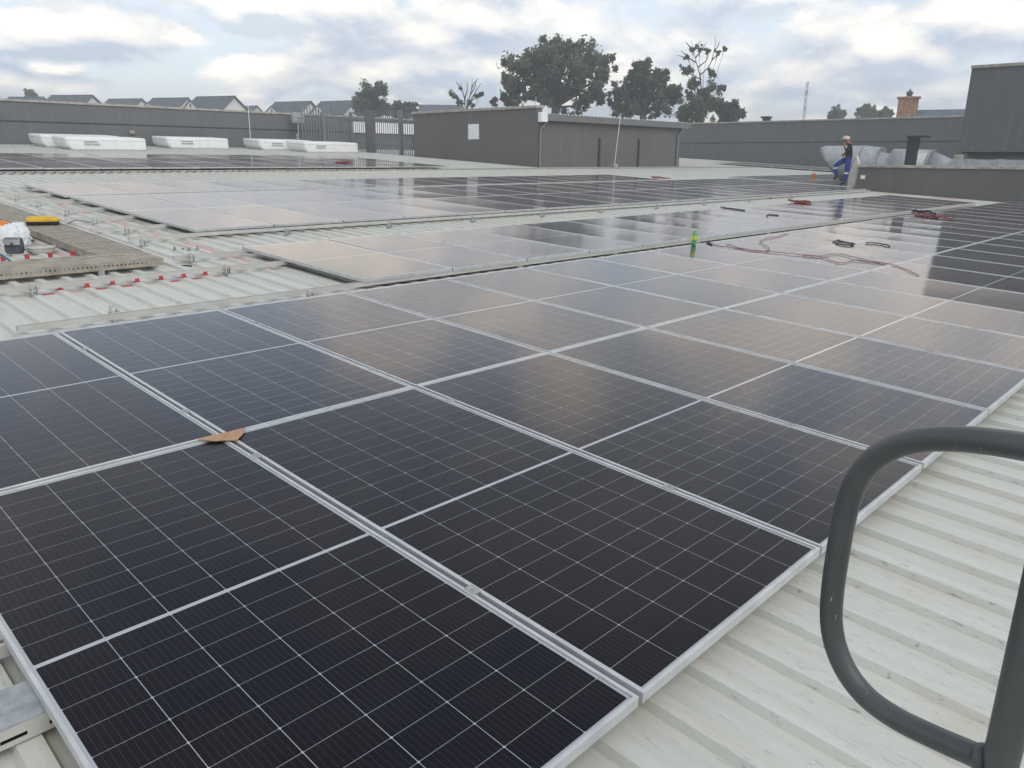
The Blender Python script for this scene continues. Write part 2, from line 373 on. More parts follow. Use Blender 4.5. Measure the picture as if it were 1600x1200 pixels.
# ------------------------------------------------------------------ roof
RIBP = .22; NR = 4; CREST, PAN = -.10, -.126
LAP_V = 16.1; K = 1.146
def sheet_mesh(length):
    mb = MB(); prof = []
    for k in range(NR):
        c = .11 + k * RIBP
        if k == 0: prof.append((0, PAN))
        prof += [(c - .040, PAN), (c - .029, CREST), (c + .029, CREST), (c + .040, PAN)]
    prof.append((NR * RIBP, PAN))
    prof2 = [(x, z - .004) for x, z in prof]
    ring = prof + prof2[::-1]
    mb.loft([[(x, 0, z) for x, z in ring], [(x, length, z) for x, z in ring]], True, True, True)
    return mb.mesh('roof_sheet', M['roof'])
U0 = .02 - .88 * 7
roof = MB().box(U0, 49.0, -6.2, 33.1, -.60, -.16).build('roof', M['galv'], None, MR.copy())
tag(roof, kind='structure')
sm1 = sheet_mesh(6.35 + 33.2)
for k in range(63): obj('roof_sheet', sm1, roof, T(U0 + .88 * k, -6.35, 0))
# lap flashing across the roof, its lower edge dressed down between the ribs
mb = MB(); n = int((49 - U0) / .055); pts_t = []; pts_m = []; pts_b = []
for i in range(n):
    u = U0 + i * .055; ph = ((u - .02) / RIBP) % 1.0
    d = .034 * max(0, math.cos((ph - .5) * 2 * math.pi)) + rnd.uniform(-.003, .003)
    pts_t.append((u, LAP_V + .5, CREST + .016)); pts_m.append((u, LAP_V, CREST + .045)); pts_b.append((u, LAP_V - .02, PAN + .016 + d * 1.3))
mb.loft([pts_t, pts_m, pts_b], False)
obj('lap_flashing', mb.mesh('lap_flashing', M['flash'], False, False), roof)

# building body under the roof
wb = thing('warehouse_building', 'dark grey warehouse walls under the white sheet roof', 'building', T(19, 5, -6.6))
mb = MB(); pr = [(-6.1, -6.6), (33.0, -6.6), (33.0, RP(0, 33.0, -.62).z), (-6.1, RP(0, -6.1, -.62).z)]
mb.loft([[(x - 19, y - 5, z + 6.6) for y, z in pr] for x in (U0 + .2, 48.9)], True, True, True); mb.build('wall', M['wall'], wb)
g = RP(0, -6.45, -.25)
mb = MB()
for a in ([(0, 0), (0, .15), (.004, .15), (.004, .004), (.146, .004), (.146, .15), (.15, .15), (.15, 0)],):
    mb.loft([[(x - 19, g.y - .07 + p - 5, g.z + q + 6.6 - .08) for p, q in a] for x in (U0, 49)], True, True, True)
mb.build('eave_gutter', M['gutter'], wb)

# ------------------------------------------------------------------ parapets
def coped_wall(name, label, cat, x0, x1, y0, y1, z0, z1, m='wall', copew=.05, copeh=.09, joints=(), jax='x', groove_z=None, cope_m='coping'):
    t = thing(name, label, cat, T((x0 + x1) / 2, (y0 + y1) / 2, z0)); X, Y = (x0 + x1) / 2, (y0 + y1) / 2
    if groove_z is None: MB().box(x0 - X, x1 - X, y0 - Y, y1 - Y, 0, z1 - z0).build('wall', M[m], t)
    else:
        MB().box(x0 - X, x1 - X, y0 - Y, y1 - Y, 0, groove_z - z0 - .03).build('lower_wall', M[m], t)
        MB().box(x0 - X + .03, x1 - X - .03, y0 - Y + .03, y1 - Y - .03, groove_z - z0 - .03, groove_z - z0 + .03).build('groove', M['groove'], t)
        MB().box(x0 - X, x1 - X, y0 - Y, y1 - Y, groove_z - z0 + .03, z1 - z0).build('upper_wall', M[m], t)
    # coping laid in separate stones
    edges = [0.] + list(joints) + [1.]
    for a, b in zip(edges[:-1], edges[1:]):
        if jax == 'x': q = (x0 - X - copew + a * (x1 - x0 + 2 * copew) + .006, x0 - X - copew + b * (x1 - x0 + 2 * copew) - .006, y0 - Y - copew, y1 - Y + copew)
        else: q = (x0 - X - copew, x1 - X + copew, y0 - Y - copew + a * (y1 - y0 + 2 * copew) + .006, y0 - Y - copew + b * (y1 - y0 + 2 * copew) - .006)
        MB().bbox(*q, z1 - z0 + .002, z1 - z0 + copeh + rnd.uniform(-.006, .006), .012).build('coping_stone', M[cope_m], t)
    return t
lin = lambda n: [i / n for i in range(1, n)]
coped_wall('parapet_wall', 'long dark grey parapet with beige coping and mid groove behind the white roof units', 'wall', -8, 48.9, 33.22, 33.7, .4, 3.24, 'wall2', joints=lin(20), groove_z=2.44)
coped_wall('parapet_wall', 'dark grey boundary parapet with groove behind the worker and round duct', 'wall', 49.0, 49.4, -8, 33.2, -1.5, 3.50, 'wall2', joints=lin(18), jax='y', groove_z=2.20)
lw = coped_wall('parapet_wall', 'low dark grey wall with beige coping right of the worker', 'wall', 26.7, 27.0, -8, 4.95, -1.2, .90, 'wall', joints=[1 - q for q in (.85, .7, .55, .42, .29, .19, .12, .06)][0:], jax='y')
# tall block on the right
tb = thing('stair_tower', 'tall dark grey block with coping above the low wall at right', 'building', T(38, -2, -.8))
MB().box(-3.6, 4, -5.8, 5.65, 0, 2.25).build('base_wall', M['wall'], tb)
MB().box(-4, 4.2, -6, 5.9, 2.28, 5.38).build('wall', M['wall2'], tb)
MB().box(-3.9, 4.1, -5.9, 5.8, 2.22, 2.28).build('drip_groove', M['groove'], tb)
for i in range(4): MB().bbox(-4.06, 4.26, -6.06 + 3.0 * i, -6.06 + 3.0 * i + 2.985, 5.382, 5.49 + .004 * (i % 2), .012).build('coping_stone', M['coping'], tb)
# small shed
sx, sy = 20.32, 14.24
sh = thing('plant_room', 'dark grey plant room with grey gutter standing on the upper roof', 'building', T(-1.5 + (sx + 1.5) * K, -5.737 + (sy + 5.737) * K, .589) @ Matrix.Scale(K, 4))
pts = [(0, 0, 0), (9.6, 0, 0), (9.6, 7.1, 0), (0, 7.1, 0)]
MB().loft([[(0, 0, -.2), (9.6, 0, -.2), (9.6, 7.1, -.1), (0, 7.1, -.1)], [(0, 0, 1.98), (9.6, 0, 1.98), (9.6, 7.1, 2.2), (0, 7.1, 2.2)]], True, True, True).build('wall', M['wall'], sh)
MB().box(-.02, .30, .02, 7.12, 1.985, 2.20).build('side_parapet', M['wall3'], sh)
MB().box(-.022, -.001, .02, 7.1, .0, 2.0).build('side_render', M['wall3'], sh)
for i in range(3): MB().bbox(-.08, .36, -.02 + i * 2.4, -.02 + i * 2.4 + 2.392, 2.203, 2.295 + .004 * (i % 2), .012).build('coping_stone', M['coping'], sh)
for i in range(4): MB().bbox(7.0 + i * .75, 7.742 + i * .75, 6.2, 6.6, 2.22, 2.31, .012).build('coping_stone', M['coping'], sh)
# sheet roof of the shed
mb = MB(); ring = []
for k in range(45): 
    u = .32 + k * .216
    ring += [(u, 2.005), (u + .06, 2.035), (u + .12, 2.035), (u + .18, 2.005)]
ring2 = [(x, z - .012) for x, z in ring][::-1]
mb.loft([[(x, -.16, z - .0) for x, z in ring + ring2], [(x, 7.0, z + .21) for x, z in ring + ring2]], True, True, True); mb.build('roof_sheeting', M['galvlight'], sh)
gm = MB(); prof = [(-.20, 1.78), (-.20, 1.995), (-.19, 1.995), (-.19, 1.79), (-.012, 1.79), (-.012, 1.995), (-.004, 1.995), (-.004, 1.78)]
gm.loft([[(x, y, z) for y, z in prof] for x in (.36, 10.1)], True, True, True); gm.build('gutter', M['gutter'], sh)
MB().bbox(.02, .36, -.215, -.006, 1.73, 2.06, .02).build('gutter_hopper', M['whiteplastic'], sh)
for xx in (.12, 9.30):
    MB().tube([(xx + .25, -.11, 1.76), (xx + .20, -.10, 1.66), (xx, -.06, 1.45), (xx, -.06, .12), (xx, -.12, .07), (xx, -.22, .06)], .042, 8).build('downpipe', M['gutter'], sh, smooth=True)
for xx in (3.68, 6.36):
    MB().box(xx - .04, xx + .04, -.08, -.004, .08, 1.25).build('wall_pipe', M['groove'], sh)
q = MB(); q.box(-.05, -.023, 3.05, 3.65, 1.15, 1.72); pl = q.build('vent_panel', M['whiteplastic'], sh)
for k in range(7): MB().box(-.062, -.051, 3.09, 3.61, 1.19 + k * .075, 1.19 + k * .075 + .055).build('louvre', M['whiteplastic'], pl)
MB().box(-.12, 9.7, -.35, -.005, .02, .06).build('base_kerb', M['flash'], sh)
for xx, yy in ((-.06, 4.0), (.1, .35), (9.3, 6.3)): MB().tube([(xx + .2, yy, 2.2), (xx + .2, yy, 2.62)], .012, 6).build('roof_spike', M['galvlight'], sh)

# ------------------------------------------------------------------ solar panels
def frame_mesh():
    mb = MB(); pr = [(0, -.035), (0, -.0012), (.0012, 0), (LIP - .001, 0), (LIP, -.001), (LIP, -.0065), (.003, -.0065), (.003, -.032), (.025, -.032), (.025, -.035)]
    cs = [(-PW / 2, -PL / 2, 1, 1), (PW / 2, -PL / 2, -1, 1), (PW / 2, PL / 2, -1, -1), (-PW / 2, PL / 2, 1, -1)]
    rings = [[(cx + sx * a, cy + sy * a, z) for a, z in pr] for cx, cy, sx, sy in cs]
    rings.append(rings[0]); mb.loft(rings, True)
    return mb.mesh('frame', M['alu'])
FRAME = frame_mesh()
hx, hy = PW / 2 - .004, PL / 2 - .004
BACK = MB().box(-hx, hx, -hy, hy, -.0082, -.0072).mesh('backsheet', M['back'])
SHEET = MB().box(-hx + .004, hx - .004, -hy + .004, hy - .004, -.0071, -.0060).mesh('cell_sheet', M['sheet'])
def glass_mesh(sag):
    mb = MB(); nx, ny = 8, 12; o = []
    for j in range(ny + 1):
        o.append([((i / nx - .5) * 2 * hx, (j / ny - .5) * 2 * hy, -.0012 - sag * (1 - (2 * i / nx - 1) ** 2) * (1 - (2 * j / ny - 1) ** 2)) for i in range(nx + 1)])
    mb.loft(o, False); return mb.mesh('glass', M['glass'], True, False)
GLASS = [glass_mesh(s) for s in (.0022, .0032, .0040)]
def cell_mesh():
    a, b, c = CPX / 2 - GX / 2, CPY / 2 - GY / 2, .0032
    r = [(-a + c, -b), (a - c, -b), (a, -b + c), (a, b - c), (a - c, b), (-a + c, b), (-a, b - c), (-a, -b + c)]
    return MB().loft([[(x, y, -.0001) for x, y in r], [(x, y, .0001) for x, y in r]], True, False, True).mesh('cell', M['cell'])
CELL = cell_mesh()
def clamp_mesh():
    mb = MB(); mb.box(-.0165, .0165, -.024, .024, .0004, .0026); mb.box(-.007, .007, -.024, .024, -.03, .0004)
    mb.loft([[(.008 * math.cos(k * math.pi / 3), .008 * math.sin(k * math.pi / 3), z) for k in range(6)] for z in (.0026, .007)], True, False, True)
    return mb.mesh('mid_clamp', M['clamp'])
CLAMP = clamp_mesh()
cg = RW.T @ np.array([0, 0, 1.])
campos = MR.inverted() @ Vector(CW)
def panel(u, v, wz, label, group, clamps=(), near=False):
    """u, v = left and upper (far) edge"""
    r = thing('solar_panel', label, 'solar panel', MR @ T(u + PW / 2, v - PL / 2, wz) @ Matrix.Rotation(rnd.gauss(0, .0014), 4, 'X') @ Matrix.Rotation(rnd.gauss(0, .0014), 4, 'Y'), group)
    obj('frame', FRAME, r); obj('backsheet', BACK, r)
    d = (Vector((u + PW / 2, v - PL / 2, wz)) - campos).length
    if near:
        for j in range(22):
            y = (j - 10.5) * CPY + (MID / 2 if j > 10 else -MID / 2)
            for i in range(6): obj('cell', CELL, r, T((i - 2.5) * CPX, y, -.00705))
    else: obj('cell_sheet', SHEET, r)
    obj('glass', GLASS[rnd.randrange(3)], r)
    for c in clamps: obj('mid_clamp', CLAMP, r, T(PW / 2 + .010, PL / 2 - c, 0))
    return r
npanel = 0
# near array: two rows
GA = 'panels of the near two-row solar array'
for c in range(-1, 22):
    for rr in range(2):
        v = -PV * rr
        cx, cy = c * PU + PW / 2 + .01, v - PL / 2
        near = math.hypot(cx - campos.x, cy - campos.y) < 4.9
        lab = '%s panel from the left in the %s row of the near solar array' % (ORD[c + 1], ('back', 'front')[rr])
        panel(c * PU + .010, v, 0., lab, GA, (.54, 1.99) if rr == 0 else (.31, 1.72), near)
GB = 'panels of the single-row solar strip'
for c in range(18):
    panel(2.77 + c * PU, .40 + PL, 0., '%s panel from the left in the single-row strip behind the near array' % ORD[c], GB, (.9, 1.9))
GC = 'panels of the middle solar array'
for rr, v in enumerate((4.36 + PL, 4.36 + PL + PV, 9.40 + PL)):
    for c in range((20, 20, 16)[rr]):
        panel(2.93 + c * PU, v, 0., '%s panel from the left in the %s row of the middle solar array' % (ORD[c], ('front', 'centre', 'rear')[rr]), GC, (.9, 1.5))
GD = 'panels of the rear array before the white units'
for rr in range(3):
    for c in range(12):
        r = panel(0, 0, 0., '%s panel from the left in the %s row of the rear array' % (ORD[c], ('front', 'centre', 'back')[rr]), GD)
        r.matrix_world = MR @ T(1.93 + c * 1.345 + .66, 16.5 + PL / 2 + rr * PV, 0) @ Matrix.Rotation(rnd.gauss(0, .0018), 4, 'X') @ Matrix.Rotation(rnd.gauss(0, .0018), 4, 'Y') @ Matrix.Scale(1.168, 4, (1, 0, 0))
GE = 'panels under the worker'
for rr in range(2):
    for c in range(9):
        panel(27.05 + c * PU - (.45 if True else 0), 5.12 + PL + rr * PV, 0., '%s panel counted away from the camera in the %s row under the worker' % (ORD[c], ('near', 'far')[rr]), GE)
GF = 'panels along the far boundary parapet'
for rr in range(4):
    for c in range(3):
        panel(41.5 + c * PU, 9.6 + PL + rr * PV, 0., '%s panel of the %s row in the block along the far parapet' % (ORD[c], ORD[rr]), GF)

# ------------------------------------------------------------------ mounting rails
def rail(u0, u1, v, wz, label, wd=.045, ht=.041):
    mb = MB(); a = wd / 2; th = .003
    pr = [(-a, 0), (-a, ht), (-.011, ht), (-.011, ht - th), (-a + th, ht - th), (-a + th, th), (a - th, th), (a - th, ht - th), (.011, ht - th), (.011, ht), (a, ht), (a, 0)]
    mb.loft([[(x, y, z) for y, z in pr] for x in (0, u1 - u0)], True, True, True)
    o = mb.build('mounting_rail', M['galvlight'], None, roofM(u0, v, wz)); tag(o, label, 'rail', 'galvanised mounting rails'); return o
ZR = -.0765
rails = [(-.13, 23.6, .435, 'mounting rail running along the front edge of the single-row strip'), (-.6, 23.6, 1.86, 'mounting rail reaching left from the middle of the single-row strip'),
         (1.94, 23.6, 2.70, 'short-ended mounting rail under the back edge of the single-row strip'), (2.06, 26.1, 4.28, 'mounting rail along the front edge of the middle array'),
         (1.96, 26.1, 5.27, 'mounting rail sticking out under the front row of the middle array, nearer one'), (2.01, 26.1, 6.42, 'mounting rail sticking out under the front row of the middle array, farther one'),
         (2.02, 26.1, 7.62, 'mounting rail sticking out under the centre row of the middle array, nearer one'), (2.06, 26.1, 9.0, 'mounting rail sticking out under the centre row of the middle array, farther one'),
         (2.1, 21.5, 10.2, 'mounting rail sticking out under the rear row of the middle array, nearer one'), (1.8, 21.5, 11.6, 'mounting rail sticking out under the rear row of the middle array, farther one')]
for a, b, v, lab in rails: rail(a, b, v, ZR, lab)
for v, lab in ((-.54, 'back'), (-1.99, 'inner back'), (-2.71, 'inner front'), (-4.12, 'front')):
    rail(-1.10, 25.3, v, ZR, 'mounting rail hidden under the near array, %s one' % lab)
for v, lab in ((17.3, 'front'), (19.9, 'centre'), (22.3, 'back')): rail(1.7, 18.2, v, ZR, 'mounting rail under the rear array, %s one' % lab)
for v, lab in ((5.9, 'near'), (8.4, 'far')): rail(26.5, 36.6, v, ZR, 'mounting rail under the panels below the worker, %s one' % lab)
for v in (10.6, 13.1, 15.4, 17.8): rail(41.3, 45.1, v, ZR, 'mounting rail under the far parapet panels at %s place from the low wall' % ORD[[10.6, 13.1, 15.4, 17.8].index(v)])
# slotted cable tray at the left bottom corner
ct = thing('cable_tray', 'galvanised cable tray with slotted side under the nearest panel', 'cable tray', roofM(-2.4, -3.665, -.094))
MB().box(0, 3.4, -.08, .08, .055, .058).build('tray_lid', M['galv'], ct)
for sgn in (-1, 1):
    y0, y1 = (.077 * sgn, .08 * sgn) if sgn > 0 else (-.08, -.077)
    mb = MB(); mb.box(0, 3.4, y0, y1, .0, .014); mb.box(0, 3.4, y0, y1, .026, .0545)
    k = 0.
    while k < 3.4: mb.box(k, min(k + .05, 3.4), y0, y1, .0141, .0259); k += .11
    mb.build('slotted_side', M['galvlight'], ct)
MB().box(0, 3.4, -.0768, .0768, .0, .002).build('tray_floor', M['dark'], ct)
rail(-2.4, -1.02, -3.36, ZR, 'rail stub poking out left of the nearest panel beyond the cable tray')

# ------------------------------------------------------------------ brackets
def bracket_meshes():
    f = MB(); f.box(-.03, .03, -.05, .05, 0, .006); f.box(-.038, -.03, -.05, .05, -.035, .006); f.box(.03, .038, -.05, .05, -.035, .006)
    u = MB(); u.box(-.03, -.024, -.025, .025, .006, .085); u.box(.014, .02, -.025, .025, .006, .07)
    b = MB(); b.tube([(-.05, 0, .05), (.04, 0, .05)], .006, 6); b.loft([[(-.024 - e, .014 * math.cos(k * math.pi / 3), .05 + .014 * math.sin(k * math.pi / 3)) for k in range(6)] for e in (.006, .016)], True, True, True)
    c = MB(); c.box(-.028, .0, -.022, .022, .085, .096)
    return f.mesh('foot', M['galv']), u.mesh('upright', M['galvlight']), b.mesh('bolt', M['galv']), c.mesh('cap', M['galvlight'])
BM = bracket_meshes()
def crest(u): return .13 + .22 * round((u - .13) / .22)
def bracket(u, v, label):
    r = thing('roof_bracket', label, 'bracket', roofM(crest(u), v, CREST + .001, rnd.uniform(-.08, .08)), 'rail brackets on the roof ribs')
    for nm, me in zip(('foot', 'upright', 'bolt', 'cap'), BM): obj(nm, me, r)
bl = [(.40, 1.77, 'beside the leftmost red rib mark'), (.46, .57, 'right at the back edge of the near array'), (2.2, 2.62, 'beside the walkway corner'), (2.16, 3.94, 'beside the walkway, next beyond the corner'), (2.22, 5.02, 'beside the walkway, short of the yellow case'),
      (2.25, 6.18, 'beside the walkway with a loose wire on it'), (2.35, 7.35, 'beside the walkway, beyond the yellow case'), (2.3, 8.72, 'beside the walkway, second beyond the yellow case'), (2.33, 9.9, 'farthest along the left walkway'), (2.18, 1.80, 'between the last two red rib marks'), (2.2, .25, 'behind the near array left of the strip end')]
for u, v, l in bl: bracket(u, v, 'small galvanised rail bracket ' + l)
for i, u in enumerate((4.0, 5.75, 7.5, 9.3, 11.2, 13.2, 15.2, 17.4, 19.6)): bracket(u, 4.03, 'small rail bracket in the gap before the middle array, %s from the left' % ORD[i])
for i, u in enumerate((4.7, 6.4, 8.6, 10.8, 13.0, 15.4, 17.8)): bracket(u, .19, 'small rail bracket in the gap behind the near array, %s from the left' % ORD[i])
for i, u in enumerate((4.6, 8.0, 11.4, 14.8, 18.2)): bracket(u, 9.27, 'small rail bracket between the middle array rows, %s from the left' % ORD[i])

# red rib marks and red stripes painted on the roof
for k in range(8):
    c = .35 + .22 * (k + 1)
    mb = MB(); v0 = 1.835 + rnd.uniform(-.01, .01)
    mb.box(c - .022, c + .013, v0 - .006, v0 + .006, CREST - .018, CREST + .036); mb.box(c - .034, c + .030, v0 - .006, v0 + .035, CREST + .001, CREST + .003)
    mb.build('red_rib_mark', M['red'], roof)
    MB().box(c - .165, c - .056, v0 - .022 - rnd.uniform(0, .01), v0 + .022, PAN + .001, PAN + .003).build('red_paint_streak', M['redfade'] if k % 3 == 1 else M['red'], roof)
for k in range(5):
    c = .35 + .22 * k; v0 = 3.62
    mb = MB(); mb.box(c - .026, c + .018, v0 - .006, v0 + .006, CREST - .022, CREST + .05); mb.box(c - .165, c - .056, v0 - .03, v0 + .03, PAN + .001, PAN + .003); mb.build('red_rib_mark', M['red'], roof)
for (u, a, b) in ((2.66, 3.29, 4.20), (2.66, 4.83, 5.2), (2.66, 5.99, 6.38), (2.66, 6.46, 7.2), (2.66, 7.69, 8.04), (2.66, 8.4, 8.95), (2.66, 2.44, 2.66), (2.66, 1.9, 2.3), (2.66, 10.3, 11.2), (2.66, 2.74, 3.0)):
    MB().box(u - .052, u + .05, a, b, PAN + .001, PAN + .003).build('red_paint_stripe', M['redfade'], roof)
MB().box(1.16, 1.28, 3.5, 5.3, PAN + .001, PAN + .0032).build('red_paint_stripe', M['redfade'], roof)
for k, (u, v, a, b) in enumerate(((26.2, 3.6, .9, .12), (26.1, 1.9, .7, .12), (26.3, 4.6, .5, .2))):
    MB().box(u - b, u + b, v - a / 2, v + a / 2, CREST + .001, CREST + .004).build('red_paint_stripe', M['redfade'], roof)

# ------------------------------------------------------------------ walkways
def walkway(name, label, mat4, length, width, planks):
    t = thing(name, label, 'walkway', mat4, 'perforated steel roof walkways'); pw = width / planks
    for i in range(planks):
        y0 = -width / 2 + i * pw
        pr = [(y0 + .008, .0), (y0 + .008, .024), (y0 + .014, .030), (y0 + pw - .014, .030), (y0 + pw - .008, .024), (y0 + pw - .008, .0), (y0 + pw - .011, .0), (y0 + pw - .011, .022), (y0 + .011, .022), (y0 + .011, .0)]
        MB().loft([[(x, y, z) for y, z in pr] for x in (0, length)], True, True, True).build('walkway_plank', M['walk'], t)
    for sgn in (-1, 1):
        y0, y1 = (width / 2, width / 2 + .004) if sgn > 0 else (-width / 2 - .004, -width / 2)
        mb = MB(); mb.box(0, length, y0, y1, -.045, -.012); mb.box(0, length, y0, y1, .004, .034)
        n = int(length / .04)
        for k in range(n + 1): mb.box(k * .04, min(k * .04 + .024, length), y0, y1, -.0119, .0039)
        mb.build('perforated_edge', M['walk'], t)
    x = .12
    while x < length: MB().box(x - .03, x + .03, -width / 2, width / 2, -.10, -.002).build('walkway_foot', M['galv'], t); x += 1.1
    return t
w1 = walkway('roof_walkway', 'ribbed steel roof walkway running up-slope past the plastic bag', MR @ T(1.49, 2.98, -.03) @ RZ(math.pi / 2), 9.5, .46, 8)
w2 = walkway('roof_walkway', 'perforated steel walkway section crossing at the left edge', MR @ T(-1.2, 2.70, -.03), 2.93, .50, 4)
# raised traction studs on the crossing walkway
mb = MB()
for i in range(118):
    for j in range(18):
        x = .012 + i * .0247 + (.012 if j % 2 else 0); y = -.24 + j * .0282
        mb.loft([[(x + r * math.cos(a), y + r * .8 * math.sin(a), z) for a in (0, 1.57, 3.14, 4.71)] for r, z in ((.009, .0301), (.005, .0345))], True, False, True)
st = mb.build('traction_studs', M['walk'], w2); st['kind'] = 'stuff'

# ------------------------------------------------------------------ things left on the walkway and roof
def blob(seed, sx, sy, sz, rough=.35, nu=26, nv=16, crease=3.0, flat=True):
    rg = random.Random(seed); ph = [(rg.uniform(-1, 1), rg.uniform(-1, 1), rg.uniform(-1, 1), rg.uniform(0, 6.3), rg.uniform(1, crease * 2)) for _ in range(14)]
    rings = []
    for j in range(1, nv):
        t = math.pi * j / nv; ring = []
        for i in range(nu):
            p = 2 * math.pi * i / nu
            d = Vector((math.sin(t) * math.cos(p), math.sin(t) * math.sin(p), math.cos(t)))
            s = 1 + rough * sum(abs(math.sin(f * (d.x * a + d.y * b + d.z * c) * 2.2 + o)) - .6 for a, b, c, o, f in ph) / 4
            q = Vector((d.x * sx * s, d.y * sy * s, d.z * sz * s))
            if flat: q.z = max(q.z, -sz * .62)
            ring.append(q)
        rings.append(ring)
    zmin = min(q.z for r in rings for q in r)
    return [[(q.x, q.y, q.z - zmin) for q in r] for r in rings]
plas = bpy.data.materials.new('thin_white_plastic'); plas.use_nodes = True; b = plas.node_tree.nodes['Principled BSDF']
b.inputs['Base Color'].default_value = (.72, .77, .80, 1); b.inputs['Roughness'].default_value = .35
bag = thing('plastic_bag', 'crumpled white plastic bag lying among the tools by the walkway', 'plastic bag', roofM(onroof(25, 384, CREST).x, onroof(25, 384, CREST).y, CREST) @ Matrix.Scale(.66, 4))
MB().loft(blob(3, .24, .18, .23, .22, 60, 34, 3.0), True, True, True).build('bag_body', plas, bag, smooth=True)
MB().loft([[(p[0] + .10, p[1], p[2] + .27) for p in r] for r in blob(9, .09, .06, .08, .5, 28, 16, 3)], True, True, True).build('bag_knot', plas, bag, smooth=True)
pouch = thing('tool_pouch', 'dark grey canvas tool pouch leaning on the plastic bag', 'tool bag', roofM(onroof(23, 396, CREST).x, onroof(23, 396, CREST).y, CREST + .001, -.5) @ Matrix.Scale(.66, 4))
rings = [[(x * (1 + .06 * math.sin(7 * x)), y, z) for x, y in ((-.12 * s, -.06), (.10 * s, -.075), (.135 * s, -.03), (.135 * s, .06), (-.12 * s, .07), (-.15 * s, .02))] for s, z in ((.85, 0), (1.0, .05), (1.0, .16), (.92, .235), (.86, .25))]
MB().loft(rings, True, True, True).build('pouch_body', M['pouch'], pouch)
MB().loft([[(-.12, -.085, .15), (.12, -.092, .15), (.12, -.08, .15), (-.12, -.07, .15)], [(-.125, -.07, .24), (.125, -.075, .24), (.12, -.06, .235), (-.12, -.05, .235)], [(-.11, .05, .262), (.115, .05, .262), (.11, .05, .25), (-.1, .05, .25)]], True, True, True).build('pouch_flap', M['mark'], pouch)
MB().box(-.012, .014, -.098, -.093, .11, .19).build('buckle', M['dark'], pouch)
MB().tube([(.13, -.04, .12), (.19, -.05, .05), (.22, -.02, .01), (.30, .05, .006), (.40, .02, .006)], .008, 6).build('strap', M['black'], pouch)
bs = thing('plastic_scoop', 'bright blue curved plastic scoop at the left picture edge', 'tool', roofM(.50, 3.48, CREST, .2))
rings = []
for k in range(9):
    t = k / 8; x = .09 - .24 * t; z = .012 + .15 * math.sin(t * 1.5) ; hw = .055 - .02 * t
    rings.append([(x, -hw, z + .012), (x, 0, z), (x, hw, z + .012), (x, hw, z + .018), (x, 0, z + .006), (x, -hw, z + .018)])
MB().loft(rings, True, True, True).build('scoop_body', M['blue'], bs, smooth=True)
MB().tube([(-.14, 0, .16), (-.22, .0, .15), (-.32, .0, .10)], .014, 8).build('scoop_handle', M['blue'], bs)
bo = thing('plastic_bowl', 'pale grey plastic bowl beside the dark tool pouch', 'bowl', roofM(1.04, 4.04, PAN + .004))
MB().loft([[(r * math.cos(a * .3142), r * .8 * math.sin(a * .3142), z) for a in range(20)] for r, z in ((.10, 0), (.13, .03), (.14, .075), (.135, .08), (.12, .06), (.09, .015))], True, True, True).build('bowl_body', M['bowl'], bo, smooth=True)
MB().loft([[(r * math.cos(a * .3142), r * .8 * math.sin(a * .3142), z) for a in range(20)] for r, z in ((.143, .068), (.150, .072), (.150, .083), (.138, .083))], True).build('bowl_rim', M['bowl'], bo, smooth=True)
tl = thing('screwdriver', 'thin black-handled tool lying by the tool pouch', 'tool', roofM(.88, 3.44, CREST + .012, -.1))
MB().tube([(-.13, 0, 0), (-.12, 0, 0), (-.03, 0, 0), (-.02, 0, 0)], [.006, .013, .012, .007], 8).build('handle', M['black'], tl); MB().tube([(-.02, 0, 0), (.14, 0, 0)], .005, 6).build('shank', M['galv'], tl)
rs = thing('rag', 'dark red folded rag behind the plastic bag at left edge', 'rag', roofM(1.0, 4.95, CREST))
MB().loft(blob(21, .20, .12, .05, .4, 22, 10, 3), True, True, True).build('rag_body', mat('dark_red_cloth', (.16, .03, .035), .9, 0, .2, 20), rs)
og = thing('safety_helmet', 'orange safety helmet half cut by the left picture edge', 'helmet', roofM(1.08, 5.72, CREST))
MB().loft([[(r * math.cos(a * .2618), r * 1.15 * math.sin(a * .2618), z) for a in range(24)] for r, z in ((.125, .0), (.122, .05), (.108, .10), (.08, .135), (.04, .152), (.008, .157))], True, False, True).build('shell', M['orange'], og, smooth=True)
MB().loft([[(r * math.cos(a * .2618), r * (1.15 + .25 * (math.sin(a * .2618) < 0) * abs(math.sin(a * .2618))) * math.sin(a * .2618), z) for a in range(24)] for r, z in ((.124, .004), (.15, -.0), (.15, .006), (.124, .012))], True).build('brim', M['orange'], og, smooth=True)
yc = thing('tool_case', 'yellow and black oblong tool case resting on the walkway', 'tool case', roofM(1.52, 5.62, .0005, -.3) @ Matrix.Scale(.86, 4))
def rr_ring(a, b, r, z, n=5):
    o = []
    for cx, cy, s in ((a - r, b - r, 0), (-a + r, b - r, 1), (-a + r, -b + r, 2), (a - r, -b + r, 3)):
        for k in range(n): t = math.pi / 2 * (s + k / (n - 1)); o.append((cx + r * math.cos(t), cy + r * math.sin(t), z))
    return o
MB().loft([rr_ring(.20, .13, .05, 0), rr_ring(.215, .145, .05, .02), rr_ring(.215, .145, .05, .055)], True, True, True).build('lower_shell', M['black'], yc)
MB().loft([rr_ring(.213, .143, .05, .056), rr_ring(.21, .14, .05, .085), rr_ring(.17, .11, .05, .108), rr_ring(.07, .05, .03, .118)], True, True, True).build('lid', M['yellow'], yc)
MB().tube([(-.08, -.15, .05), (-.07, -.185, .05), (.07, -.185, .05), (.08, -.15, .05)], .009, 6).build('handle', M['black'], yc)
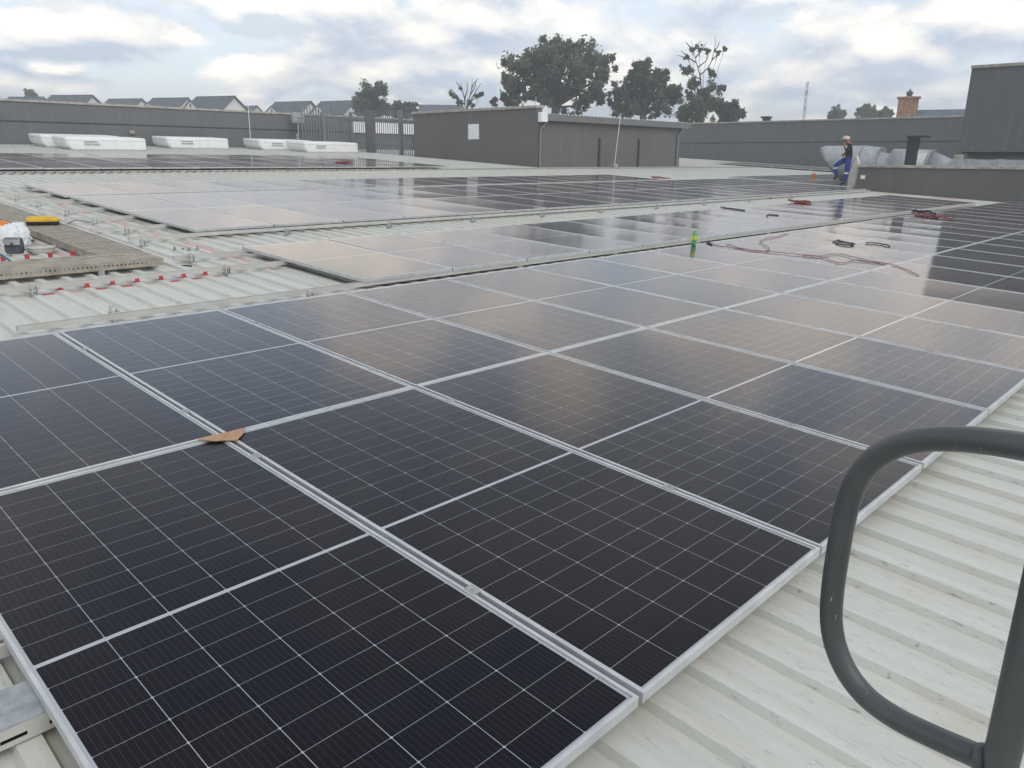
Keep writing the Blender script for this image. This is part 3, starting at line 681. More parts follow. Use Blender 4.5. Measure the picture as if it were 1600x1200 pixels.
for k, (u, v) in enumerate(((2.30, 3.52), (2.37, 3.46), (2.46, 3.5), (2.53, 3.42))):
    o = MB(); o.box(-.02, .02, -.025, .025, 0, .006); o.box(-.004, .004, -.02, .02, .006, .035 + .01 * (k % 2))
    tag(o.build('loose_clamp', M['galv'], None, roofM(u, v, CREST if abs(u - crest(u)) < .035 else PAN + .002, k * .8)), 'loose metal clamp on the roof by the red stripe, %s from the left' % ORD[k], 'clamp', 'loose clamps scattered by the red stripe')
tag(MB().tube([(0, 0, 0), (.05, .03, .02), (.12, .0, .05), (.20, .05, .03), (.30, .02, .01), (.36, .10, .004)], .005, 6).build('loose_wire', M['dark'], None, roofM(1.98, 6.25, CREST + .006)), 'short dark loose wire lying beside the walkway bracket', 'wire')
tag(MB().tube([(0, 0, 0), (.06, -.03, .004), (.10, -.08, .0)], .008, 6).build('loose_bolt', M['dark'], None, roofM(1.93, 2.55, PAN + .009)), 'small dark bolt lying on the roof near the walkway corner', 'bolt')

# cardboard scrap on the panel cross
cpx = [(310, 689.5), (330, 682), (347.5, 678), (366, 674.5), (384, 671.5), (379, 680), (370, 689), (360, 689), (350, 688.8), (336, 690.3)]
o2 = [onroof(x, y, .003) for x, y in cpx]; oc = onroof(350, 684, .003)
cb = MB().loft([[(p.x - oc.x, p.y - oc.y, .001 + .006 * (i in (0, 4))) for i, p in enumerate(o2)], [(p.x - oc.x, p.y - oc.y, .005 + .006 * (i in (0, 4))) for i, p in enumerate(o2)]], True, True, True)
tag(cb.build('cardboard_scrap', M['card'], None, roofM(oc.x, oc.y, .0035)), 'torn brown cardboard scrap lying on the crossing of four near panels', 'cardboard')

# bottle
bt = thing('drink_bottle', 'green plastic drink bottle standing at the back edge of the near array', 'bottle', roofM(7.96, -.045, .0002) @ Matrix.Scale(.9, 4))
bm_ = bpy.data.materials.new('green_pet'); bm_.use_nodes = True; b = bm_.node_tree.nodes['Principled BSDF']
b.inputs['Base Color'].default_value = (.13, .50, .20, 1); b.inputs['Roughness'].default_value = .2; b.inputs['Transmission Weight'].default_value = .35
MB().loft([[(r * math.cos(a * .3927), r * math.sin(a * .3927), z) for a in range(16)] for r, z in ((.030, 0), (.036, .008), (.036, .06), (.034, .075), (.036, .09), (.036, .15), (.030, .175), (.017, .20), (.013, .215), (.013, .222))], True, True, True).build('bottle_body', bm_, bt, smooth=True)
MB().loft([[(r * math.cos(a * .3927), r * math.sin(a * .3927), z) for a in range(16)] for r, z in ((.0372, .085), (.0372, .148))], True).build('label_band', mat('yellow_green_label', (.62, .72, .03), .5), bt, smooth=True)
MB().loft([[(r * math.cos(a * .3927), r * math.sin(a * .3927), z) for a in range(16)] for r, z in ((.016, .216), (.016, .232), (.013, .235))], True, True, True).build('bottle_cap', mat('pale_green_cap', (.45, .60, .20), .5), bt)

# cables
def on_panel_curve(name, label, pix, m, rad, cat, wz=.006, jit=.015, thing_=True):
    pts = [onroof(x, y, wz) for x, y in pix]; out = []
    for i in range(len(pts) - 1):
        p0 = pts[max(i - 1, 0)]; p1 = pts[i]; p2 = pts[i + 1]; p3 = pts[min(i + 2, len(pts) - 1)]
        for k in range(8):
            t = k / 8; a = .5 * ((2 * p1) + (p2 - p0) * t + (2 * p0 - 5 * p1 + 4 * p2 - p3) * t * t + (3 * p1 - p0 - 3 * p2 + p3) * t ** 3)
            out.append(MR @ Vector((a.x + rnd.uniform(-jit, jit) * .4, a.y + rnd.uniform(-jit, jit) * .4, wz + abs(rnd.gauss(0, jit * .35)))))
    out.append(MR @ pts[-1]); base = out[0].copy()
    o = MB().tube([p - base for p in out], rad, 6).build(name, m, None, T(*base), True)
    return tag(o, label, cat)
on_panel_curve('extension_cable', 'long red cable snaking across the near array past the bottle', [(1108, 379), (1125, 385), (1150, 388), (1185, 392), (1240, 397), (1275, 401), (1310, 397), (1345, 405), (1390, 413), (1415, 421), (1436, 431)], M['redcable'], .0045, 'cable')
on_panel_curve('extension_cable', 'red cable strand looping beside the long cable', [(1135, 381), (1150, 386), (1185, 393), (1202, 389), (1188, 378), (1200, 372), (1215, 370), (1231, 365)], M['redcable'], .0045, 'cable')
on_panel_curve('extension_cable', 'red cable strand twisted along the middle of the long cable', [(1255, 398), (1285, 402), (1312, 411), (1335, 407), (1362, 410), (1385, 412)], M['redcable'], .0045, 'cable')
on_panel_curve('cable_tie', 'coiled black cable tie on the near array', [(1302, 378), (1310, 376), (1322, 379), (1333, 383), (1320, 383), (1306, 380), (1312, 378), (1328, 380), (1336, 381)], M['black'], .009, 'cable tie')
on_panel_curve('cable_tie', 'straight black cable tie right of the coiled one', [(1353, 380), (1366, 380), (1380, 382), (1391, 385)], M['black'], .009, 'cable tie')
on_panel_curve('cable_connector', 'pair of black plug ends at the left end of the red cable', [(1105, 379), (1109, 381), (1112, 383)], M['black'], .012, 'connector')
on_panel_curve('cable_offcut', 'short dark cable offcut on the single-row strip', [(1198, 338), (1200, 336), (1208, 336), (1216, 337)], M['black'], .012, 'cable')
on_panel_curve('cable_offcut', 'longer dark cable offcut on the strip, left of the short one', [(1126, 324), (1135, 325), (1150, 327), (1164, 329)], M['black'], .012, 'cable')
on_panel_curve('cable_bundle', 'dark cable bundle lying in the gap between strip and middle array', [(1162, 304), (1175, 307), (1170, 303), (1190, 308), (1180, 305), (1205, 310)], M['dark'], .018, 'cable', CREST + .02, .05)
def coil(name, label, pix, spread, m, n=5, wz=.0):
    c = onroof(*pix, wz); t = thing(name, label, 'cable', roofM(c.x, c.y, wz)); rg = random.Random(label)
    for k in range(n):
        r = rg.uniform(.08, .15); ox, oy = rg.uniform(-.2, .2), rg.uniform(-spread, spread)
        MB().tube([(ox + r * math.cos(a * .5236 + k), oy + r * (1.4 + .3 * math.sin(k)) * math.sin(a * .5236), .016 + .02 * k % .06 + .012 * math.sin(a * 1.7 + k)) for a in range(13)], .011, 6).build('cable_loop', m, t, smooth=True)
    return t
coil('cable_coil', 'heap of red cable on the single-row strip before the worker', (1247, 317), .15, M['redcable'], 5)
coil('cable_coil', 'heap of red cable on the near array far right', (1460, 340), .3, M['redcable'], 6)
coil('cable_coil', 'red cable loops on the rear array below the last white unit', (535, 255), .2, M['redcable'], 6)
coil('cable_coil', 'flat red cable heap at the rear of the middle array', (1030, 279), .3, M['redcable'], 4)
coil('cable_coil', 'black cable coil beside the far right red heap', (1438, 333), .12, M['black'], 4)
c0 = onroof(1271, 278, 0)
tb2 = thing('tool_bucket', 'small orange bucket on the panels left of the worker', 'bucket', roofM(c0.x, c0.y, .0))
MB().loft([[(r * math.cos(a * .5236), r * math.sin(a * .5236), z) for a in range(12)] for r, z in ((.07, 0), (.09, .16), (.084, .16), (.066, .01))], True, True, True).build('bucket_body', M['orange'], tb2)
MB().tube([(-.09, 0, .155), (-.07, .02, .2), (0, .03, .22), (.07, .02, .2), (.09, 0, .155)], .006, 6).build('bucket_handle', M['dark'], tb2)

# ------------------------------------------------------------------ white roof units
def unit(label, x0, x1, v, depth=1.5, h=.42):
    t = thing('roof_ventilator', label, 'ventilator', MR @ T(-1.5 + (x0 + 1.5) * K, -5.674 + (v + 5.674) * K, CREST + .002) @ Matrix.Scale(K, 4), 'white low-profile roof ventilators'); Wd = x1 - x0
    def ring(z, ins, cut):  # rounded plan, tail (left) end undercut
        r = .10; o = []
        a0, a1, b0, b1 = -cut, Wd - ins, ins * .5, depth - ins
        for cx, cy, s in ((a1 - r, b1 - r, 0), (a0 + r, b1 - r, 1), (a0 + r, b0 + r, 2), (a1 - r, b0 + r, 3)):
            for k in range(5): q = math.pi / 2 * (s + k / 4); o.append((cx + r * math.cos(q), cy + r * math.sin(q), z))
        return o
    MB().loft([ring(.0, .0, -.02), ring(.07, 0, .0), ring(.15, 0, .11), ring(.37, .005, .14), ring(.41, .02, .13), ring(h, .06, .09)], True, True, True).build('cover', M['whiteplastic'], t, smooth=True)
    def outset(r, e):
        cx_, cy_ = Wd / 2, depth / 2
        return [(x + e * (1 if x > cx_ else -1), y + e * (1 if y > cy_ else -1), z) for x, y, z in r]
    MB().loft([outset(ring(.315, .004, .137), .003), outset(ring(.327, .004, .137), .003)], True, True, True).build('lid_seam', M['bowl'], t)
    lb = MB().box(.42, .95, -.012, -.004, .14, .33).build('label_plate', M['whiteplastic'], t)
    for rr in range(2):
        x = .44
        while x < .90:
            wq = rnd.uniform(.03, .08)
            MB().box(x, min(x + wq, .93), -.016, -.0125, .16 + rr * .085, .22 + rr * .085).build('print_mark', M['mark'], lb); x += wq + .016
    MB().box(.05, Wd - .1, .1, depth - .1, -.10, .0).build('base', M['galv'], t)
    return t
unit('white roof ventilator at far left, partly hidden behind a nearer one', 7.40, 9.95, 25.9)
unit('white roof ventilator nearest on the left, reflected in the panels', 7.62, 10.15, 24.05)
unit('white roof ventilator standing alone in the middle of the row', 11.95, 14.40, 26.3)
unit('white roof ventilator behind the rightmost one', 15.75, 18.2, 26.0)
unit('white roof ventilator rightmost, beside the palisade fence', 16.75, 19.35, 24.1)

# rods, boxes and lamp on the parapet side
def rod(label, base, top, r=.014):
    b = Vector(base); t = Vector(top)
    e = thing('lightning_rod', label, 'rod', T(*b)); MB().tube([(0, 0, 0), (t - b) * .5, t - b], r, 6).build('mast', M['whiteplastic'], e)
    MB().bbox(-.12, .12, -.12, .12, -.10, .06, .02).build('foot_block', M['coping'], e)
rod('thin white lightning rod in front of the plant room', RP(28.3, 16.68, CREST + .1), (28.55, RP(28.3, 16.68, 0).y - .05, 3.11))
rod('thin white lightning rod before the long parapet', RP(18.6, 32.4, CREST + .1), (18.62, 32.35, 3.62))
jb = thing('junction_box', 'grey metal box on a thin post against the long parapet', 'electrical box', T(*RP(21.53, 32.65, CREST)) @ Matrix.Scale(K, 4))
MB().bbox(-.27, .27, -.12, .12, 1.15, 1.60, .02).build('cabinet', M['duct'], jb); MB().tube([(0, 0, 0), (0, 0, 1.16)], .025, 8).build('post', M['galvlight'], jb); MB().box(-.16, -.06, -.06, .0, .42, .66).build('socket', M['coping'], jb)
MB().box(-.20, .20, -.128, -.1205, 1.22, 1.53).build('door', M['duct'], jb)
wl = thing('wall_lamp', 'small cream floodlight with short whip on the long parapet', 'lamp', T(13.11, 33.21, 2.07))
MB().bbox(-.11, .09, -.16, -.02, 0, .14, .02).build('housing', M['coping'], wl); MB().tube([(.12, -.05, -.02), (.14, -.05, .42)], .014, 6).build('whip', M['flash'], wl); MB().box(-.02, .02, -.03, .008, .04, .10).build('arm', M['dark'], wl)

# palisade fence
fe = thing('palisade_fence', 'dark grey palisade fence beside the plant room with spiked pales', 'fence', T(23.71, 25.6, 1.15) @ Matrix.Scale(K, 4))
PALE = MB().loft([[(-.03, -.008, 0), (0, .008, 0), (.03, -.008, 0), (.0, -.002, 0)], [(-.03, -.008, 1.70), (0, .008, 1.70), (.03, -.008, 1.70), (.0, -.002, 1.70)], [(-.004, -.004, 1.85), (0, .0, 1.85), (.004, -.004, 1.85), (0, -.003, 1.85)]], True, True, True).mesh('pale', M['fence'])
for k in range(34): obj('pale', PALE, fe, T(0, .1 + k * .155, .02 + k * .0075) @ RZ(math.pi / 2))
for k in range(13): obj('pale', PALE, fe, T(-.15 - k * .155, 5.6, .06 + .28))
for z in (.35, 1.35):
    MB().loft([[(.02, 0, z), (.05, 0, z), (.05, 0, z + .05), (.02, 0, z + .05)], [(.02, 5.5, z + .25), (.05, 5.5, z + .25), (.05, 5.5, z + .3), (.02, 5.5, z + .3)]], True, True, True).build('fence_rail', M['fence'], fe)
    MB().box(-2.15, -.1, 5.612, 5.65, z + .25, z + .30).build('fence_rail', M['fence'], fe)
for (x, y, ww) in ((0, .9, .07), (-.9, 5.6, .07), (0, 4.6, .05)): MB().box(x - ww, x + ww, y - ww, y + ww, -.05, 1.95).build('fence_post', M['fence'], fe)
MB().bbox(-.16, .16, 2.95, 3.27, -.1, 1.98, .01).build('gate_pillar', M['wall'], fe)

# ------------------------------------------------------------------ duct, cowl, leaning sheet
du = thing('ventilation_duct', 'big round galvanised duct with bends behind the low wall', 'duct', T(31.6, 4, .15))
def dring(y, r, zc, skew=0., fx=1.): return [(fx * r * math.cos(a), y + skew * (math.sin(a)), zc + r * math.sin(a)) for a in [2 * math.pi * k / 28 for k in range(28)]]
MB().loft([dring(3.9, .66, .84, .5), dring(3.75, .70, .84, .5), dring(2.7, .70, .84), ], True, True, False).build('duct_end', M['duct'], du, smooth=True)
MB().loft([dring(2.69, .715, .84), dring(2.62, .715, .84)], True, True, True).build('duct_seam', M['galv'], du)
MB().loft([dring(2.61, .70, .84), dring(2.05, .68, .80)], True).build('duct_segment', M['duct'], du, smooth=True)
MB().loft([dring(2.04, .70, .80), dring(1.97, .70, .80)], True, True, True).build('duct_seam', M['galv'], du)
MB().loft([dring(1.96, .60, .70), dring(1.70, .56, .68), dring(1.52, .58, .68)], True).build('duct_neck', M['duct'], du, smooth=True)
MB().loft([dring(1.51, .68, .74), dring(.15, .66, .72)], True, True, True).build('duct_segment', M['duct'], du, smooth=True)
MB().loft([dring(.14, .68, .72), dring(.07, .68, .72)], True, True, True).build('duct_seam', M['galv'], du)
MB().loft([dring(.06, .62, .70), dring(-.55, .40, .66), dring(-.7, .38, .66)], True, True, True).build('duct_reducer', M['duct'], du, smooth=True)
MB().box(-.5, .5, -5, -.71, .45, 1.04).build('flat_duct', M['duct'], du)
for y in (-1.2, -2.2, -3.3, -4.2): MB().box(-.53, .53, y - .03, y + .03, .43, 1.065).build('duct_flange', M['galv'], du)
MB().bbox(-.45, -.15, -1.0, -.75, 1.045, 1.20, .02).build('cap_block', M['coping'], du)
for y in (3.0, 1.0, -2.8): MB().box(-.35, .35, y - .05, y + .05, -.28, .46).build('duct_stand', M['galv'], du)
co = thing('flue_cowl', 'dark flat flue with overhanging cap plate behind the low wall', 'flue', T(30.0, 4.36, -.05))
MB().bbox(-.14, .14, -.17, .17, 0, 1.98, .01).build('flue_body', M['dark'], co); MB().bbox(-.20, .20, -.50, .19, 1.982, 2.06, .01).build('cap_plate', M['dark'], co)
ls = thing('leaning_sheet', 'pale curved metal sheet leaning on the end of the low wall', 'metal sheet', T(26.85, 5.12, .16))
rings = []
for k in range(13):
    t = k / 12; z = t * 1.15; wd = .20 * (math.sin(math.pi * min(1, .18 + t * .82)) ** .7); cx = .10 * (1 - t) ** 2
    rings.append([(s * .06 * 0 - .05 * (1 - (2 * q - 1) ** 2) + e, cx - wd + 2 * wd * q, z) for e, qs in ((0, range(7)), (.012, range(6, -1, -1))) for q in [j / 6 for j in qs] for s in (1,)])
MB().loft(rings, True, True, True).build('sheet_body', M['galvlight'], ls, smooth=True)
MB().tube([(-.055, .10, .01), (-.06, .06, .5), (-.05, 0, 1.1)], .012, 6).build('stiffener', M['galvlight'], ls)
jx = thing('socket_box', 'small pale grey socket box on the low wall end', 'electrical box', T(26.70, 4.76, .50))
MB().bbox(-.06, -.002, -.09, .09, 0, .15, .01).build('box_body', M['bowl'], jx); MB().box(-.066, -.0605, -.06, .06, .03, .12).build('box_cover', M['whiteplastic'], jx)

# ------------------------------------------------------------------ worker
def make_worker():
    f = onroof(1316, 290, 0); base = RP(f.x + .12, f.y, .0)
    vd = Vector((base.x - CW[0], base.y - CW[1], 0)).normalized(); rt = Vector((vd.y, -vd.x, 0))
    m4 = Matrix.Identity(4)
    for i in range(3): m4[i][0] = rt[i]; m4[i][1] = vd[i]; m4[i][2] = (0, 0, 1)[i]; m4[i][3] = base[i]
    root = thing('person', 'worker in white cap, dark shirt and blue trousers, one knee raised on the panels', 'person', m4)
    J = dict(pel=(.05, 0, .93, .135), wa=(.075, 0, 1.06, .125), ch=(.075, 0, 1.25, .145), nb=(.03, 0, 1.40, .075), nk=(-.03, 0, 1.45, .055), hd=(-.09, 0, 1.53, .085), ht=(-.12, 0, 1.60, .075),
             hr=(.055, -.085, .90, .10), kr=(.045, -.09, .50, .07), ar=(.0, -.09, .10, .05), tr=(-.15, -.09, .035, .035),
             hl=(.0, .085, .90, .10), kl=(-.36, .09, .68, .072), al=(-.27, .10, .30, .052), tl=(-.37, .10, .20, .035),
             sr=(.06, -.17, 1.36, .062), er=(-.02, -.22, 1.12, .045), wr=(-.13, -.12, 1.33, .034), pr=(-.14, -.09, 1.42, .036),
             sl=(.06, .17, 1.36, .062), el=(-.06, .22, 1.10, .045), wll=(-.13, .02, 1.05, .034), pl=(-.13, -.05, 1.02, .036))
    ks = list(J); E = [('pel', 'wa'), ('wa', 'ch'), ('ch', 'nb'), ('nb', 'nk'), ('nk', 'hd'), ('hd', 'ht'), ('pel', 'hr'), ('hr', 'kr'), ('kr', 'ar'), ('ar', 'tr'), ('pel', 'hl'), ('hl', 'kl'), ('kl', 'al'), ('al', 'tl'), ('ch', 'sr'), ('sr', 'er'), ('er', 'wr'), ('wr', 'pr'), ('ch', 'sl'), ('sl', 'el'), ('el', 'wll'), ('wll', 'pl')]
    P = {k: Vector(J[k][:3]) for k in ks}; verts = [tuple(P[k]) for k in ks]; rad = [J[k][3] for k in ks]; edges = [(ks.index(a), ks.index(b)) for a, b in E]
    # five short fingers on each hand, rooted in the palm
    for palm, wrist, d in (('pr', 'wr', Vector((-.3, .25, .9))), ('pl', 'wll', Vector((-.2, -.9, -.2)))):
        side = d.cross(Vector((1, 0, 0))).normalized()
        for k in range(5):
            o = P[palm] + side * (k - 2) * .019; ln = (.045, .07, .078, .072, .058)[k]
            dd = (d + side * ((-.9 if k == 0 else 0))).normalized()
            a = o + dd * ln * .55; b = a + (dd + Vector((-.4, 0, -.3))).normalized() * ln * .45
            i0 = len(verts); verts += [tuple(a), tuple(b)]; rad += [.0095, .008]; edges += [(ks.index(palm), i0), (i0, i0 + 1)]
    me = bpy.data.meshes.new('person_skeleton'); me.from_pydata(verts, edges, []); ob = bpy.data.objects.new('person_skeleton', me); COL.objects.link(ob)
    md = ob.modifiers.new('skin', 'SKIN'); md.use_smooth_shade = True
    for i, sv in enumerate(me.skin_vertices[0].data): sv.radius = (rad[i] * (1.12 if rad[i] > .03 else 1),) * 2; sv.use_root = (i == 0)
    ob.modifiers.new('sub', 'SUBSURF').levels = 2
    dg = bpy.context.evaluated_depsgraph_get(); em = bpy.data.meshes.new_from_object(ob.evaluated_get(dg))
    bpy.data.objects.remove(ob, do_unlink=True)
    for m in ('skin', 'shirt', 'trouser', 'boot'): em.materials.append(M[m])
    for p in em.polygons:
        c = p.center; idx = 0
        if c.z < .95 : idx = 2
        elif c.z < 1.42 : idx = 1
        d_arm = min((c - P[k]).length for k in ('wr', 'pr', 'wll', 'pl'))
        d_e = min((c - P[k]).length for k in ('er', 'el')); 
        if c.z > .95 and (d_arm < .13) and c.x < -.05: idx = 0
        if (c - P['tr']).length < .13 or (c - P['ar']).length < .07 or (c - P['tl']).length < .13 or (c - P['al']).length < .07: idx = 3
        p.material_index = idx; p.use_smooth = True
    em.name = 'body'; obj('body', em, root)
    # face
    fc = P['hd'] + Vector((-.085, 0, -.005))
    MB().loft([[(fc.x - .0 + dx, fc.y + dy, fc.z + z) for dx, dy in ((.02, -s), (-.028 * q, 0), (.02, s))] for z, s, q in ((.03, .008, .3), (-.005, .014, 1.0), (-.02, .016, .8))], True, True, True).build('nose', M['skin'], root)
    for s in (-1, 1):
        MB().tube([(fc.x + .012, s * .032, fc.z + .025), (fc.x + .0, s * .032, fc.z + .026)], [.012, .006], 8).build('eye', M['black'], root)
        MB().tube([(-.075, s * .082, 1.52), (-.07, s * .10, 1.535)], [.028, .02], 8).build('ear', M['skin'], root)
    MB().tube([(fc.x + .012, -.025, fc.z - .05), (fc.x + .004, 0, fc.z - .052), (fc.x + .012, .025, fc.z - .05)], .007, 6).build('mouth', mat('lips', (.2, .08, .06)), root)
    hc = Vector((-.105, 0, 1.565))
    MB().loft([[(hc.x + r * math.cos(a * .3927) * 1.1, r * math.sin(a * .3927), hc.z + z) for a in range(16)] for r, z in ((.108, .0), (.110, .03), (.098, .075), (.065, .105), (.01, .115))], True, False, True).build('cap', M['cap'], root, Matrix.Rotation(0, 4, 'Y'), True)
    MB().loft([[(hc.x - .09 - e, y, hc.z + .004 + zz) for y, zz in ((-.08, 0), (0, .012), (.08, 0))] for e in (0, .05, .085)], False).build('cap_peak', M['cap'], root)
    for a, b, t, r in (('kl', 'al', .22, .074), ('kr', 'ar', .18, .073)):
        c = P[a].lerp(P[b], t); d = (P[b] - P[a]).normalized(); MB().tube([c - d * .03, c + d * .03], r, 12, False).build('reflective_band', M['hivis'], root, smooth=True)
    MB().loft([[(q[0] - .20, q[1] - .05, q[2] + 1.0) for q in rg] for rg in blob(5, .05, .05, .07, .3, 14, 8)], True, True, True).build('white_cloth', M['cap'], root)
    return root
make_worker()

# ------------------------------------------------------------------ near grab rail
def rail_pts(pix): return [at(x, y, D) for x, y, D in pix]
hp = rail_pts([(1700, 716, 1.18), (1600, 697, 1.24), (1540, 688, 1.28), (1480, 684, 1.31), (1430, 685, 1.335), (1385, 700, 1.36), (1352, 725, 1.38), (1330, 760, 1.395), (1318, 810, 1.40), (1308, 870, 1.41), (1299, 930, 1.41), (1297, 970, 1.41), (1303, 1010, 1.40), (1322, 1055, 1.39), (1355, 1095, 1.37), (1400, 1125, 1.35), (1460, 1152, 1.32), (1520, 1178, 1.29), (1562, 1197, 1.27)])
def catmull(pts, n=5):
    out = []
    for i in range(len(pts) - 1):
        p0, p1, p2, p3 = pts[max(i - 1, 0)], pts[i], pts[i + 1], pts[min(i + 2, len(pts) - 1)]
        for k in range(n):
            t = k / n; out.append(.5 * ((2 * p1) + (p2 - p0) * t + (2 * p0 - 5 * p1 + 4 * p2 - p3) * t * t + (3 * p1 - p0 - 3 * p2 + p3) * t ** 3))
    return out + [pts[-1]]
for _ in range(1): hp = [hp[0]] + [(hp[i - 1] + 2 * hp[i] + hp[i + 1]) / 4 for i in range(1, len(hp) - 1)] + [hp[-1]]
hp = catmull(hp)
pb = hp[-1]; base = Vector((pb.x, pb.y, RP(0, pb.y, PAN).z))
gr = thing('grab_rail', 'dark grey bent tube grab rail in the right foreground', 'handrail', T(*base))
MB().tube([p - base for p in hp], .0205, 20).build('hoop', M['rail'], gr, smooth=True)
pt = at(1622, 940, 1.22); up_ = (pt - pb).normalized()
p_hi = hp[0] + Vector((0, 0, 0)); pbase = base - base
MB().tube([Vector((0, 0, 0)), pb - base - Vector((0, 0, .06)), pb - base, pt - base, pt - base + (pt - pb) * 1.3], .0255, 20).build('post', M['rail'], gr, smooth=True)
MB().tube([pb - base + (pb - hp[-2]).normalized() * -.035, pb - base + (pb - hp[-2]).normalized() * -.015], [.0235, .030], 16).build('weld', M['rail'], gr, smooth=True)
MB().bbox(-.07, .07, -.07, .07, .0, .012, .003).build('base_plate', M['rail'], gr)

# ------------------------------------------------------------------ houses far left
def house(apex_px, D, label, Lm=10., Wm=8., pitch=32, ang=38, dormer=None, hip=False):
    a = at(*apex_px, D); vd = Vector((a.x - CW[0], a.y - CW[1], 0)).normalized(); rt = Vector((vd.y, -vd.x, 0))
    c, s = math.cos(math.radians(ang)), math.sin(math.radians(ang))
    rx = rt * c - vd * s                      # ridge direction (towards the visible gable)
    gy = Vector((-rx.y, rx.x, 0))             # away from camera
    eave = a.z - Wm / 2 * math.tan(math.radians(pitch)); g = gz(a.x, a.y) - .2
    m4 = Matrix.Identity(4)
    for i in range(3): m4[i][0] = rx[i]; m4[i][1] = gy[i]; m4[i][2] = (0, 0, 1)[i]; m4[i][3] = (a - rx * .0)[i]
    m4[2][3] = g
    t = thing('white_house', label, 'house', m4, 'white gabled houses beyond the parapet'); H = a.z - g; He = eave - g
    MB().loft([[(x, -Wm / 2 + .3, 0), (x, Wm / 2 - .3, 0), (x, Wm / 2 - .3, He + .12), (x, 0, H - .05), (x, -Wm / 2 + .3, He + .12)] for x in (-Lm, -.25)], True, True, True).build('wall', M['paintwhite'], t)
    for s_ in (-1, 1):
        MB().loft([[(x, s_ * Wm / 2, He - .05), (x, 0, H), (x, 0, H + .14), (x, s_ * (Wm / 2 + .1), He + .1)] for x in (-Lm - .2, .12)], True, True, True).build('roof_slope', M['slate'], t)
    MB().tube([(-Lm - .2, 0, H + .13), (.12, 0, H + .13)], .09, 6).build('ridge_cap', M['slate'], t)
    if dormer:
        dx, dw = dormer; dh = dw / 2 * math.tan(math.radians(38)); yb = -Wm / 2 - .6; dz = H - .85 - dh
        d = MB().loft([[(-dx - dw / 2, y, 0), (-dx + dw / 2, y, 0), (-dx + dw / 2, y, dz), (-dx, y, dz + dh), (-dx - dw / 2, y, dz)] for y in (yb, 0)], True, True, True).build('front_gable', M['paintwhite'], t)
        for s_ in (-1, 1): MB().loft([[(-dx + s_ * (dw / 2 + .15), y, dz - .12), (-dx, y, dz + dh), (-dx, y, dz + dh + .13), (-dx + s_ * (dw / 2 + .2), y, dz - .0)] for y in (yb - .15, .0)], True, True, True).build('gable_slope', M['slate'], d)
        MB().box(-dx - .12, -dx + .12, yb - .03, yb - .004, dz + dh * .25, dz + dh * .68).build('slit_window', M['dark'], d)
        MB().box(-dx - 1., -dx + 1., yb - .03, yb - .004, 3.2, 4.4).build('window', M['dark'], d)
    for wx in (-2.2, -5.5): MB().box(wx - .6, wx + .6, -Wm / 2 + .26, -Wm / 2 + .296, 3.2, 4.6).build('window', M['dark'], t)
    return t
HD = 150
house((68, 153), HD + 8, 'white house farthest left, low roof just above the coping', 6.2, 6.5)
house((145, 150), HD, 'white house second from left with plain white gable', 7.6, 8)
house((222, 155.5), HD + 12, 'white house third from left, lower roof', 6.9, 7)
house((294, 154), HD, 'white house fourth from left with small front gable just showing', 7.1, 7.5, dormer=(4.6, 3.2))
house((367, 151.5), HD - 12, 'white house fifth from left, biggest gable', 7.4, 8.0, dormer=(4.9, 3.2))
house((402, 166.5), HD + 30, 'white house sixth from left, tiny low roof', 8, 6)
house((486, 159.5), HD - 6, 'white house seventh from left with blue-grey roof and front gable', 7.6, 7.5, dormer=(4.9, 4.0))
house((556, 158.5), HD - 10, 'white house rightmost, partly behind the round tree', 7.4, 7.5, dormer=(4.5, 4.2))
def lowroof(p0, p1, D, label, m='slateblue', chim=None):
    a, b = at(*p0, D), at(*p1, D); rx = (b - a); ln = math.hypot(rx.x, rx.y); rx = Vector((rx.x, rx.y, 0)).normalized(); gy = Vector((-rx.y, rx.x, 0)); g = gz(a.x, a.y) - .2
    m4 = Matrix.Identity(4)
    for i in range(3): m4[i][0] = rx[i]; m4[i][1] = gy[i]; m4[i][2] = (0, 0, 1)[i]; m4[i][3] = a[i]
    m4[2][3] = g; H = (a.z + b.z) / 2 - g; t = thing('house', label, 'house', m4)
    MB().box(.3, ln - .3, -3.6, 3.6, 0, H - 2.3).build('wall', M['paintwhite'] if not chim else M['brick'], t)
    for s_ in (-1, 1): MB().loft([[(x, s_ * 4., H - 2.4), (x, 0, H - .1), (x, 0, H), (x, s_ * 4.05, H - 2.28)] for x in (0, ln)], True, True, True).build('roof_slope', M[m], t)
    MB().loft([[(x, -3.6, H - 2.31), (x, 3.6, H - 2.31), (x, 0, H - .2)] for x in (.3, ln - .3)], True, True, True).build('gable', M['paintwhite'] if not chim else M['brick'], t)
    MB().box(ln / 2 - .8, ln / 2 + .8, -3.64, -3.604, 1.5, 2.8).build('window', M['dark'], t)
    return t, rx, gy, g, H, ln
lowroof((654, 164), (722, 163.5), 160, 'dark roofed house behind the bare tree', 'slate')
ht, hrx, hgy, hg, hH, hln = lowroof((1424, 172), (1530, 170), 90, 'brick house with blue-grey roof and chimney beyond the far parapet', 'slateblue', True)
ch_b = MB(); cz0 = hH - 2.4; cw = .85
for k in range(26):
    pass
ck = ch_b.box(-1.25, .55, -.9, .3, cz0, hH + 1.05).build('chimney', M['brick'], ht)
MB().bbox(-1.40, .70, -1.05, .45, hH + 1.052, hH + 1.22, .03).build('chimney_cap', M['brick'], ck)
MB().loft([[(-.35 + r * math.cos(a * .7854), -.3 + r * math.sin(a * .7854), z) for a in range(8)] for r, z in ((.26, hH + 1.22), (.26, hH + 1.5), (.36, hH + 1.52), (.30, hH + 1.66), (.08, hH + 1.8), (.05, hH + 1.98))], True, True, True).build('chimney_cowl', M['dark'], ck)
